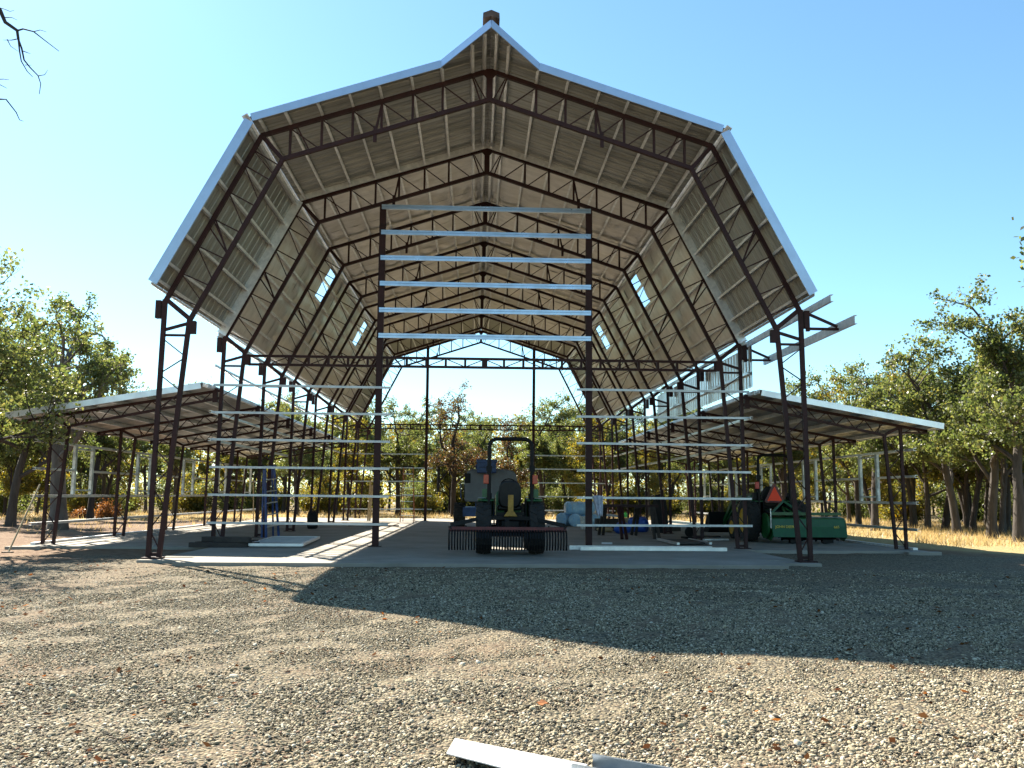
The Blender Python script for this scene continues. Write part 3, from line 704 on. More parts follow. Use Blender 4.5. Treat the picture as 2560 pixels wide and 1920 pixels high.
# second tractor, with tiller
T2 = tractor((7.18, 3.05, 0), .05, 'green tractor with orange triangle sign and loader, parked under the right shed', loader=True, smv=True)
tl = thing('rotary_tiller', 'wide green rotary tiller with yellow lettering behind the right-hand tractor', 'tiller', (7.72, 2.15, 0), .0)
pf = [(-.02, .58), (-.06, .40), (-.14, .16), (-.125, .16), (-.04, .40), (.0, .565), (.30, .62), (.30, .64), (-.01, .60)]
ts = MB().prism(pf, (-.86, 0, 0), (1, 0, 0), (0, 0, 1), (1.75, 0, 0)) if False else MB().prism(pf, (-.86, 0, 0), (0, 1, 0), (0, 0, 1), (1.75, 0, 0))
shell = ts.build('tiller_shield', GREEN, tl)
for s_, xx in ((-1, -.87), (1, .89)):
    MB().prism([(-.12, .18), (-.04, .56), (.30, .62), (.42, .45), (.40, .12), (.1, .06)], (xx, 0, 0), (0, 1, 0), (0, 0, 1), (.015, 0, 0)).build('side_plate', GREEN, tl)
MB().bar((-.86, .14, .70), (.86, .14, .70), .07, .07).build('tool_bar', GREEN, tl)
m = MB(); m.bar((-.5, .16, .72), (-.42, .5, .85), .04, .05); m.bar((-.25, .16, .7), (-.42, .5, .85), .04, .05); m.bar((.0, .2, .66), (-.42, .45, 1.0), .05, .05); m.bar((-.85, .2, .66), (-.42, .45, 1.0), .05, .05); m.build('hitch_mast', GREEN, tl)
m = MB(); m.lathe([(.16, -.6), (.16, .6)], (0.1, .22, .24), (1, 0, 0), 14)
for i in range(10):
    for a in (0, 2.1, 4.2):
        x = -.7+i*.16; a2 = a+i*.5; m.bar((x, .22, .24), (x+.03, .22+.20*math.sin(a2), .24+.20*math.cos(a2)), .012, .06)
m.build('tine_rotor', BLACKP, tl)
m = MB(); m.lathe([(.30, 0), (.30, .05)], (-.96, .26, .42), (1, 0, 0), 24); bevel(m.build('chain_case', GREEN, tl), .01)
MB().box(-.93, -.915, -.14, -.10, .36, .82).build('depth_post', ALU, tl)
for x in (-.42, .35):
    MB().prism([(0, .10), (.26, .10), (.26, .03), (.05, 0.0), (0, .03)], (x, .0, 0), (1, 0, 0), (0, 0, 1), (0, .12, 0)).build('skid_shoe', BLACKP, tl)
def text(body, size, loc, parent, m, sx=1.):
    cu = bpy.data.curves.new('lettering', 'FONT'); cu.body = body; cu.size = size; cu.extrude = .002; cu.align_x = 'LEFT'
    tmp = bpy.data.objects.new('lettering', cu); COL.objects.link(tmp); bpy.context.view_layer.update()
    me = bpy.data.meshes.new_from_object(tmp.evaluated_get(bpy.context.evaluated_depsgraph_get())); bpy.data.objects.remove(tmp)
    me.materials.clear(); me.materials.append(m); o = link('lettering', me, parent, loc); o.rotation_euler = (math.radians(90-13), 0, 0); o.scale = (sx, 1, 1); return o
text('JOHN DEERE', .085, (-.80, -.082, .372), tl, DECAL, 1.02); text('665', .085, (.60, -.082, .372), tl, DECAL, 1.05)
MB().box(.78-.74, .95-.74, .60, .64, .78, .815).build('plate', WHITEPL, tl)

# ------------------------------------------------------------------ loose things
def ladder(name, label, loc, rz, h, w, railm, n, spread=.35, lean=0, closed=False, top=ALU):
    t = thing(name, label, 'ladder', loc, rot=(0, lean, rz))
    sp = .06 if closed else spread
    for s in (-1, 1):
        MB().bar((s*w/2, 0, 0), (s*w*.36, sp*.45, h), .03, .055, (1, 0, 0)).build('rail', railm, t)
        MB().bar((s*w*.46, sp*2+.04, 0), (s*w*.33, sp*.45+.05, h*.98), .025, .04, (1, 0, 0)).build('rear_rail', railm, t)
    for i in range(n):
        z = h*(i+1)/(n+1); k = lerp(w/2, w*.36, z/h); yy = sp*.45*z/h
        MB().box(-k, k, yy-.04, yy+.04, z-.012, z+.012).build('step', ALU, t)
    MB().box(-w*.42, w*.42, sp*.45-.05, sp*.45+.12, h, h+.05).build('top_cap', top, t)
    return t
ladder('stepladder', 'blue folded stepladder leaning against the third left column pair', (-5.16, 3.62, 0), math.radians(62), 1.72, .46, BLUELAD, 5, lean=math.radians(-6), closed=True, top=BLUELAD)
ladder('stepladder', 'tall orange-railed stepladder standing open at the far end of the barn', (-2.84, 16.7, 0), 0, 2.16, .52, ORLAD, 7, .55, top=BLACKP)

pn = thing('metal_pallet_panel', 'pale rectangular ribbed panel lying on the floor near the left doorpost', 'panel', (0, 0, 0))
base = V3((-4.69, -.62, .012)); ux = V3((1.04, 0.02, 0)); uy = V3((-.20, 3.15, 0))
m = MB(); pts = [base, base+ux, base+ux+uy, base+uy]; m.add([p for p in pts]+[p+V3((0, 0, .06)) for p in pts], [(0, 3, 2, 1), (4, 5, 6, 7), (0, 1, 5, 4), (1, 2, 6, 5), (2, 3, 7, 6), (3, 0, 4, 7)])
m.build('panel_board', PALEPANEL, pn)
for a, b2 in ((base, base+ux), (base+ux, base+ux+uy), (base+ux+uy, base+uy), (base+uy, base)):
    MB().bar(a+V3((0, 0, .045)), b2+V3((0, 0, .045)), .05, .075, (0, 0, 1)).build('panel_rim', TRIMW, pn)
for i in range(1, 6):
    a = base+uy*(i/6); MB().bar(a+V3((.04, 0, .075)), a+ux*.97+V3((0, 0, .075)), .02, .02, (0, 0, 1)).build('panel_rib', PALEPANEL, pn)
lab = ['lowest dark timber under the left end-wall column, nearest the apron', 'dark timber lying crosswise beside the left end-wall column', 'short dark timber on top of the timber stack at left column', 'dark timber behind the left end-wall column base', 'dark timber sticking out right from the stack at left column']
for i, (x, y, z, l, a) in enumerate([(-5.28, -.66, .0, 1.15, .03), (-5.18, -.42, .0, 1.3, -.12), (-5.22, -.36, .10, .95, .04), (-5.25, .35, .0, 1.0, .08), (-5.02, -.62, .10, .75, -.2)]):
    o = MB().box(-l/2, l/2, -.07, .07, 0, .095).build('timber', DARKWOOD, loc=(x, y, z+.003)); o.rotation_euler = (0, 0, a); bevel(o, .006); tag(o, lab[i], 'timber', 'dark timbers stacked round the left column')
# right of the doorway
def pole(name, label, cat, a, b2, w, h, m, group=None):
    a = V3(a); o = MB().bar((0, 0, 0), V3(b2)-a, w, h, (0, 0, 1)).build(name, m, loc=a); return tag(o, label, cat, group)
o = MB().prism(cprof(.07, .12), (0, 0, 0), (0, 1, 0), (0, 0, 1), (2.95, 0, 0)).build('steel_channel', GIRT, loc=(1.95, -.98, .004)); o.rotation_euler = (0, 0, -.012); tag(o, 'long bright steel channel lying along the slab joint, the front one', 'channel', 'steel channels on the slab')
o = MB().prism(cprof(.08, .10), (0, 0, 0), (0, 1, 0), (0, 0, 1), (2.9, 0, 0)).build('steel_channel', GALV, loc=(1.75, -.78, .004)); o.rotation_euler = (0, 0, -.012); tag(o, 'darker steel channel lying just behind the bright channel on the slab', 'channel', 'steel channels on the slab')
pole('metal_strip', 'short white metal strip on the floor behind the right doorpost foot', 'strip', (2.72, 1.5, .012), (2.95, 1.42, .012), .06, .012, TRIMW)
dp = thing('dark_panel', 'flat dark panel with two bright side rails lying on the right floor', 'panel')
m = MB(); A1, A2, A3, A4 = V3((4.36, 2.9, .03)), V3((4.40, 1.1, .03)), V3((5.05, 1.3, .03)), V3((5.05, 3.0, .03))
m.add([A1, A2, A3, A4]+[p+V3((0, 0, .03)) for p in (A1, A2, A3, A4)], [(0, 3, 2, 1), (4, 5, 6, 7), (0, 1, 5, 4), (1, 2, 6, 5), (2, 3, 7, 6), (3, 0, 4, 7)]); m.build('panel_board', DARKPANEL, dp)
MB().bar((4.30, 2.95, .05), (4.33, .85, .05), .05, .06, (0, 0, 1)).build('side_rail', GIRT, dp); MB().bar((5.10, 3.05, .05), (5.13, 1.15, .05), .05, .06, (0, 0, 1)).build('side_rail', GIRT, dp)
# work table on steel stands
wt_ = thing('steel_work_table', 'long red-brown steel beam on four stout legs, used as a work table', 'work table', (0, 0, 0))
m = MB().bar((3.2, 5.0, .83), (4.72, 5.0, .83), .16, .075, (0, 1, 0)); m.build('table_beam', OXIDE, wt_)
for (x, y, mm_) in ((3.36, 6.3, DARKWOOD), (3.62, 3.85, OXIDE), (4.26, 6.2, DARKWOOD), (4.50, 4.1, DARKWOOD)):
    m = MB(); m.bar((x-.05, y, 0), (x-.03, lerp(y, 5, .6), .79), .09, .07); m.bar((x+.05, y-.12, 0), (x+.04, lerp(y, 5, .6), .79), .07, .07); m.build('leg', mm_, wt_)
# black covered stand
bk = thing('covered_stand', 'tall narrow stand draped in black cloth at the right end of the work table', 'stand', (5.42, 8.2, 0))
m = MB(); m.lathe([(.26, 0.0), (.25, .3), (.21, .75), (.17, 1.05), (.10, 1.14), (.01, 1.16)], (0, 0, 0), (0, 0, 1), 14)
for v_i, v_ in enumerate(m.v): m.v[v_i] = (v_[0]*(1+.18*math.sin(v_[2]*9+v_i)), v_[1]*(1+.15*math.sin(v_i*1.7)), v_[2])
m.build('cover', GREYROLL, bk, smooth=True); MB().tube([(.1, 0, 1.1), (.1, 0, 1.28)], .03, 8).build('spindle', BLACKP, bk)
# insulation rolls in blue wrap
def roll_(label, loc, r, l, ang, rings=4):
    t = thing('insulation_roll', label, 'insulation roll', loc, ang, 'wrapped insulation rolls'); pr = []
    N = 16
    for i in range(N+1):
        x = -l/2+l*i/N; rr = r*(.93+.07*abs(math.sin(math.pi*rings*i/N)))
        if i in (0, N): rr *= .72
        pr.append((rr, x))
    m = MB().lathe(pr, (0, 0, r), (1, .0, 0), 20)
    for i_, v_ in enumerate(m.v): m.v[i_] = (v_[0], v_[1]*(1+.03*math.sin(i_*2.3)), v_[2]*(1+.02*math.sin(i_*1.7)))
    m.build('roll_body', PLASTICBLUE, t, smooth=True)
    for k in range(1, rings):
        x = -l/2+l*k/rings; MB().lathe([(r*.93, x-.012), (r*.965, x), (r*.93, x+.012)], (0, 0, r), (1, 0, 0), 20).build('tie_band', WHITEPL, t)
    return t
roll_('light blue wrapped insulation roll on the floor, left one of the heap', (3.12, 13.6, 0), .24, .75, .9)
roll_('deep blue wrapped insulation roll on the floor in front of the heap', (3.40, 13.1, 0), .23, .7, 1.4)
roll_('pale blue wrapped insulation roll lying on top of the heap', (3.60, 13.5, .40), .24, 1.1, .15, 5)
roll_('wrapped insulation roll at the back right of the heap, partly hidden', (4.0, 13.9, 0), .24, .9, .5)
bu = thing('bucket', 'white plastic bucket beside the right doorpost', 'bucket', (3.40, 10.5, 0))
MB().lathe([(.115, 0), (.135, .40), (.15, .405), (.15, .42), (.13, .42)], (0, 0, 0), (0, 0, 1), 20).build('bucket_body', WHITEPL, bu, smooth=True)
MB().tube([(.14*math.cos(a), .14*math.sin(a)*.3-.1, .40-.14*abs(math.sin(a))) for a in [math.pi*i/10 for i in range(11)]], .005, 5).build('handle', ALU, bu)
bxx = thing('materials_crate', 'dark low crate of building supplies under the work table beam', 'crate', (4.05, 9.4, 0))
m = MB(); m.box(-.42, .42, -.3, .3, 0, .38); m.build('crate_body', DARKWOOD, bxx)
for i in range(4): MB().box(-.44, .44, -.33, -.305, .02+i*.095, .09+i*.095).build('slat', DARKWOOD, bxx)
o = MB().box(-.40, .40, -.28, .28, 0, .05).build('board', PALEPANEL, loc=(4.0, 9.35, .47)); o.rotation_euler = (.05, .10, .15); tag(o, 'pale flat board resting on the dark supplies crate', 'board')
o = MB().lathe([(.05, 0), (.06, .12), (.03, .16), (.01, .18)], (0, 0, 0), (0, 0, 1), 10).build('spray_bottle', LIME, loc=(4.56, 9.3, .42), smooth=True); tag(o, 'small lime green bottle on a box under the work table', 'bottle')
o = MB().box(-.16, .16, -.16, .16, 0, .40).build('cardboard_box', WOOD, loc=(4.58, 9.4, .002)); tag(o, 'brown box under the lime green bottle behind the table legs', 'box'); bevel(o, .01)
def blob(name, label, cat, loc, r, m, seed, group=None):
    rr = random.Random(seed); bm = bmesh.new(); bmesh.ops.create_icosphere(bm, subdivisions=3, radius=1)
    for v_ in bm.verts:
        k = 1+.16*math.sin(v_.co.x*5+seed)+.12*math.sin(v_.co.y*7+v_.co.z*4+seed*2)+rr.uniform(-.03, .03)
        v_.co = V3((v_.co.x*r[0]*k, v_.co.y*r[1]*k, max(-r[2]*.75, v_.co.z*r[2]*k)+r[2]*.75))
    me = bpy.data.meshes.new(name); bm.to_mesh(me); bm.free(); me.materials.append(m); me.polygons.foreach_set('use_smooth', [True]*len(me.polygons))
    return tag(link(name, me, None, loc), label, cat, group)
blob('tarp_bag', 'blue plastic bag on the floor between the work table legs', 'bag', (4.15, 7.4, .002), (.26, .24, .19), BLUEBAG, 2)
blob('tarp_bag', 'second blue plastic bag, further right and higher behind the table', 'bag', (4.85, 8.6, .002), (.30, .24, .26), BLUEBAG, 5)
blob('rubbish_heap', 'low heap of brown packing scraps beside the supplies crate', 'scraps', (3.72, 8.2, .002), (.24, .2, .10), WOOD, 9)
blob('canvas_sack', 'dark upright sack standing at the fourth left column', 'sack', (-5.22, 9.35, .002), (.16, .16, .33), GREYROLL, 4)
# saw
sw_ = thing('chop_saw', 'small black chop saw on the floor by the right inner column', 'saw', (5.45, 4.5, 0), .2)
MB().box(-.18, .18, -.14, .14, .001, .05).build('saw_base', BLACKP, sw_); MB().lathe([(.13, -.02), (.13, .02)], (0, 0, .17), (0, 1, 0), 24).build('saw_guard', BLACKP, sw_); MB().bar((0, .02, .2), (.05, .22, .32), .05, .06).build('saw_handle', BLACKP, sw_)
# bars propped behind
for i, (a, b2) in enumerate((((5.4, 9.4, .36), (9.0, 11.6, .03)), ((5.6, 9.9, .32), (8.7, 12.0, .03)), ((5.9, 9.2, .20), (8.9, 10.8, .03)))):
    pole('steel_bar', ['topmost long steel bar propped on a block behind the right columns', 'middle long steel bar propped behind the right columns', 'lowest long steel bar propped behind the right columns'][i], 'bar', a, b2, .05, .05, GALV, 'steel bars propped behind the right columns')
o = MB().box(-.45, .45, -.12, .12, 0, .12).build('timber_block', DARKWOOD, loc=(5.9, 9.6, .002)); tag(o, 'dark timber block under the propped steel bars', 'timber')
for i, (x, y, l, a) in enumerate(((5.9, 3.6, .7, .3), (6.1, 5.4, .8, -.4), (-3.6, 12.0, 1.7, .03))):
    o = MB().box(-l/2, l/2, -.05, .05, .002, .04).build('plank', DARKWOOD if i != 0 else GALV, loc=(x, y, 0)); o.rotation_euler = (0, 0, a)
    tag(o, ['short bright metal offcut on the floor behind the chop saw', 'dark plank on the floor in front of the loader bucket', 'dark plank lying flat at the far left of the floor'][i], 'plank')
# cloth on girt
bm = bmesh.new(); nx_, nz_ = 8, 12; vv = []
for j in range(nz_):
    for i in range(nx_):
        u = i/(nx_-1)-.5; t = j/(nz_-1); w = .22*(1-.55*t)
        vv.append((u*w+.05*t, -.19-.02*math.sin(u*14)-.012*math.sin(t*9+u*5), 1.10-.42*t-.04*abs(u)))
m = MB().add([(v_[0], v_[1], v_[2]) for v_ in vv], [(j*nx_+i, j*nx_+i+1, (j+1)*nx_+i+1, (j+1)*nx_+i) for j in range(nz_-1) for i in range(nx_-1)])
o = m.build('shirt', CLOTH, loc=(2.40, 0, 0), smooth=True); sdf = o.modifiers.new('thick', 'SOLIDIFY'); sdf.thickness = .012; tag(o, 'crumpled pale grey cloth hung over a girt at the right doorpost', 'cloth')
bm.free()
# shovel at the left corner, plank against column
sh = thing('long_handled_hoe', 'long-handled hoe leaning on the front left shed column', 'hoe', (-8.95, -1.55, -.08))
MB().tube([(0, 0, .02), (.0, 1.05, 1.30)], .017, 8).build('handle', WOOD, sh); MB().box(-.10, .10, -.06, .0, .0, .03).build('blade', BLACKP, sh)
pole('leaning_plank', 'pale plank leaning against a far left shed column', 'plank', (-8.45, 15.3, .0), (-8.35, 14.6, 1.5), .10, .03, WOOD)
for i in range(2):
    pole('upright_board', ['pale upright board left of the tall orange stepladder', 'narrow upright board beside the pale one at the far wall'][i], 'board', (-4.55+i*.08, 18.3, .0), (-4.50+i*.08, 18.45, 1.65-.2*i), .07, .025, WOOD)
# foreground trims
zf = gzf(0, -14)
sq = [(-.256, -13.83), (-.296, -14.13), (.30, -14.66), (.44, -14.34)]
o = MB().add([(x, y, zf+.046) for x, y in sq]+[(x, y, zf+.052) for x, y in sq],
             [(0, 3, 2, 1), (4, 5, 6, 7), (0, 1, 5, 4), (1, 2, 6, 5), (2, 3, 7, 6), (3, 0, 4, 7)]).build('metal_flashing', FLASHW)
tag(o, 'flat white metal flashing lying on the gravel in the foreground', 'flashing')
d_ = V3((.82, -.57, 0)).normalized(); pd = V3((d_.y, -d_.x, 0))
o = MB().prism([(0, 0), (.24, 0), (.24, .075), (.215, .075), (.215, .07), (.234, .07), (.234, .006), (.006, .006), (.006, .07), (.02, .07), (.02, .075), (0, .075)], V3((.475, -14.30, zf+.02)), pd, (0, 0, 1), d_*1.4).build('steel_channel', GALVD)
tag(o, 'galvanised lipped channel lying beside the white flashing in the foreground', 'channel')

# ------------------------------------------------------------------ gravel, leaves, grass
LOOK = np.array([-.1567, -19.193])
def scatter(n, y0, y1, power):
    y = y0+(y1-y0)*rng.random(n)**power; d = y+19.193
    x = -.1567 + d*(.039+(rng.random(n)*2-1)*.62); return x, y
PW = [(rng.normal(0, 1.0)*f, rng.normal(0, 1.0)*f, rng.random()*6.28, 1/f**.5) for f in (.5, .7, 1.0, 1.4, 2.0, 2.8, 4.0, 5.6) for _ in range(3)]
def patches(x, y):      # irregular blotches, roughly -1.5 .. 1.5
    return sum(a*np.sin(kx*x+ky*y+p) for kx, ky, p, a in PW)/2.2
def pebbles():
    cl = bpy.data.collections.new('pebble_shapes')
    pm = bpy.data.materials.new('pebble_stone'); pm.use_nodes = True; n = pm.node_tree.nodes; L = pm.node_tree.links
    b = n['Principled BSDF']; b.inputs['Roughness'].default_value = .85; b.inputs['Specular IOR Level'].default_value = .15
    oi = n.new('ShaderNodeObjectInfo'); rp = n.new('ShaderNodeValToRGB'); e = rp.color_ramp.elements
    st = [(0, (.03, .029, .024)), (.14, (.07, .062, .046)), (.32, (.18, .152, .102)), (.60, (.30, .252, .162)), (.82, (.41, .35, .235)), (.95, (.52, .47, .37)), (1, (.15, .065, .03))]
    while len(e) < len(st): e.new(.5)
    for i, (p, c) in enumerate(st): e[i].position = p; e[i].color = (*c, 1)
    L.new(oi.outputs['Random'], rp.inputs[0]); L.new(rp.outputs[0], b.inputs['Base Color'])
    for k in range(6):
        bm = bmesh.new(); bmesh.ops.create_icosphere(bm, subdivisions=2, radius=1); r = random.Random(k)
        sx, sy, sz = 1, r.uniform(.6, .95), r.uniform(.32, .6)
        for v_ in bm.verts:
            q = 1+.18*math.sin(v_.co.x*3+k)+.14*math.sin(v_.co.y*4+k*2)+r.uniform(-.07, .07); v_.co = V3((v_.co.x*sx*q, v_.co.y*sy*q, v_.co.z*sz*q))
        me = bpy.data.meshes.new('pebble'); bm.to_mesh(me); bm.free(); me.materials.append(pm); me.polygons.foreach_set('use_smooth', [True]*len(me.polygons))
        cl.objects.link(bpy.data.objects.new('pebble', me))
    x1, y1 = scatter(240000, -16.3, -12.2, .9); x2, y2 = scatter(420000, -12.4, -4.75, .85)
    x = np.r_[x1, x2]; y = np.r_[y1, y2]; sz = np.r_[.0040+.012*rng.random(len(x1))**4.0, .0042+.0085*rng.random(len(x2))**3.8]
    sz = np.where(rng.random(len(sz)) < .010, sz*rng.uniform(1.4, 2.2, len(sz)), sz)
    # thinner cover over bare earth patches
    keep = (rng.random(len(x)) < np.clip((-4.3-y)/3.2, .12, 1)) & (rng.random(len(x)) < np.clip(.95+.22*patches(x, y), .35, 1)) & (rng.random(len(x)) > .75*((x < -4.2-.4*y-3.2+np.sin(y*2)*.5) & (y > -8))) & (rng.random(len(x)) > .7*((x < -.7+.35*np.sin(y*3)) & (y < -13.9+.5*np.sin(x*3))))
    # tyre tracks and bared red-brown earth at right, in front of the barn
    trk = -6.4-.16*(x-3)+.012*(x-3)**2; tr = (np.minimum(np.abs(y-trk), np.abs(y-trk+.95)) < .13) & (x > 1.5)
    bare = (np.sin(x*.8+.7)*np.sin(y*1.5+.3*x)+.35*np.sin(x*2.3+y*3) > .15) & (x > 2.5) & (y > -9.5)
    keep &= (rng.random(len(x)) > .8*tr) & (rng.random(len(x)) > .72*bare)
    x, y, sz = x[keep], y[keep], sz[keep]; z = gz(x, y)+sz*.25
    me = bpy.data.meshes.new('gravel'); me.vertices.add(len(x)); me.vertices.foreach_set('co', np.stack([x, y, z], -1).astype(np.float32).ravel())
    a = me.attributes.new('size', 'FLOAT', 'POINT'); a.data.foreach_set('value', sz.astype(np.float32))
    ra = np.stack([rng.normal(0, .35, len(x)), rng.normal(0, .35, len(x)), rng.random(len(x))*6.28], -1).astype(np.float32)
    a = me.attributes.new('turn', 'FLOAT_VECTOR', 'POINT'); a.data.foreach_set('vector', ra.ravel())
    o = link('gravel', me); tag(o, 'loose grey and tan gravel stones covering the yard', 'gravel', kind='stuff')
    ng = bpy.data.node_groups.new('scatter_pebbles', 'GeometryNodeTree')
    ng.interface.new_socket('Geometry', in_out='INPUT', socket_type='NodeSocketGeometry'); ng.interface.new_socket('Geometry', in_out='OUTPUT', socket_type='NodeSocketGeometry')
    N = ng.nodes; gi = N.new('NodeGroupInput'); go = N.new('NodeGroupOutput'); ip = N.new('GeometryNodeInstanceOnPoints'); ci = N.new('GeometryNodeCollectionInfo')
    ci.inputs[0].default_value = cl; ci.inputs['Separate Children'].default_value = True; ci.inputs['Reset Children'].default_value = True
    def attr(nm, ty):
        q = N.new('GeometryNodeInputNamedAttribute'); q.data_type = ty; q.inputs['Name'].default_value = nm; return q.outputs[0]
    ng.links.new(gi.outputs[0], ip.inputs['Points']); ng.links.new(ci.outputs[0], ip.inputs['Instance']); ip.inputs['Pick Instance'].default_value = True
    ng.links.new(attr('size', 'FLOAT'), ip.inputs['Scale'])
    er = N.new('FunctionNodeEulerToRotation'); ng.links.new(attr('turn', 'FLOAT_VECTOR'), er.inputs[0]); ng.links.new(er.outputs[0], ip.inputs['Rotation'])
    ng.links.new(ip.outputs[0], go.inputs[0])
    md = o.modifiers.new('scatter', 'NODES'); md.node_group = ng
pebbles()
def quads(c, size, nrm_up=.3, asp=.65, fold=.0):
    """random leaf quads at centres c (n,3)"""
    n = len(c); a = rng.normal(size=(n, 3)); a /= np.linalg.norm(a, axis=1)[:, None]
    b = rng.normal(size=(n, 3)); b[:, 2] += nrm_up; b -= a*np.sum(a*b, 1)[:, None]; b /= np.linalg.norm(b, axis=1)[:, None]
    s = np.asarray(size)[:, None] if np.ndim(size) else size
    A = a*s*.5; B = b*s*.5*asp
    v = np.stack([c-A, c-A*.1-B, c+A, c-A*.1+B], 1).reshape(-1, 3)
    return v, np.arange(4*n).reshape(n, 4)
def flatleaves():
    n = 1100; x, y = scatter(n, -15.8, -3.5, 1.0); cl = np.sin(x*1.3+2)*np.sin(y*1.1) > -.1; x, y = x[cl], y[cl]; n = len(x)
    c = np.stack([x, y, gz(x, y)+.022], -1); a = rng.random(n)*6.28; s = .014+.022*rng.random(n)
    A = np.stack([np.cos(a), np.sin(a), rng.normal(0, .25, n)], -1)*s[:, None]; B = np.stack([-np.sin(a), np.cos(a), rng.normal(0, .35, n)], -1)*s[:, None]*.6
    v = np.stack([c-A, c-B, c+A, c+B], 1).reshape(-1, 3)
    tag(link('fallen_leaves', npmesh('fallen_leaves', v, np.arange(4*n).reshape(n, 4), LITTER, tone=rng.random(n))), 'small rust-brown oak leaves scattered over the gravel', 'leaf litter', kind='stuff')
flatleaves()
def oneleaf(x, y, s, a, label, group=None):
    z = gzf(x, y)+.03; pr = []
    for i in range(18):
        t = 2*math.pi*i/18; r = s*(.5+.5*abs(math.cos(t*.5)))*(1+.22*math.sin(t*6)); pr.append((r*math.cos(t), .62*r*math.sin(t)))
    m = MB().add([(p[0], p[1], .012*math.sin(p[0]*60)) for p in pr]+[(p[0], p[1], .003+.012*math.sin(p[0]*60)) for p in pr], [tuple(range(18))[::-1], tuple(range(18, 36))]+[(i, (i+1) % 18, 18+(i+1) % 18, 18+i) for i in range(18)])
    o = m.build('oak_leaf', mat('leaf_orange', (.42, .14, .03), .6, 0, .5, 30), loc=(x, y, z)); o.rotation_euler = (.3, .25, a); tag(o, label, 'leaf', group)
oneleaf(.30, -13.0, .05, .6, 'single orange-brown oak leaf on the gravel above the white flashing')
def grass():
    n = 60000; x = np.r_[10.2+13*rng.random(n//2)**1.2, -24+48*rng.random(n//2)]; y = np.r_[-1+24*rng.random(n//2), 21.5+14*rng.random(n//2)]
    k = np.ones(n, bool); k[:n//2] = (x[:n//2] > 11.9-.06*y[:n//2]+.5*np.sin(y[:n//2]*1.3)); k &= rng.random(n) < np.clip(.55+.6*np.sin(x*.8+y*.3)*np.sin(y*.9), .1, 1)
    k &= ~((x < -9) & (y < 23))
    x, y = x[k], y[k]; n = len(x); h = .10+.22*rng.random(n)**2; w = .010; a = rng.random(n)*6.28
    z = gz(x, y)-.01; lean = rng.normal(0, .10, (n, 2))
    v = np.stack([np.stack([x-w*np.cos(a), y-w*np.sin(a), z], -1), np.stack([x+w*np.cos(a), y+w*np.sin(a), z], -1), np.stack([x+lean[:, 0], y+lean[:, 1], z+h], -1)], 1).reshape(-1, 3)
    tag(link('dry_grass', npmesh('dry_grass', v, np.arange(3*n).reshape(n, 3), GRASS, tone=rng.random(n))), 'dry golden grass along the edge of the oak wood', 'grass', kind='stuff')
    n = 9000; x = -22+13*rng.random(n); y = 4+22*rng.random(n); k = rng.random(n) < np.clip((y-4)/18, .05, 1)*np.clip(.5+.7*np.sin(x*.9)*np.sin(y*.7), .05, 1); x, y = x[k], y[k]; n = len(x)
    h = .08+.16*rng.random(n)**2; a = rng.random(n)*6.28; z = gz(x, y)-.01; lean = rng.normal(0, .08, (n, 2)); w = .010
    v = np.stack([np.stack([x-w*np.cos(a), y-w*np.sin(a), z], -1), np.stack([x+w*np.cos(a), y+w*np.sin(a), z], -1), np.stack([x+lean[:, 0], y+lean[:, 1], z+h], -1)], 1).reshape(-1, 3)
    tag(link('dry_grass', npmesh('dry_grass', v, np.arange(3*n).reshape(n, 3), GRASS, tone=rng.random(n))), 'thin dry grass on the reddish earth left of the barn', 'grass', kind='stuff')
grass()

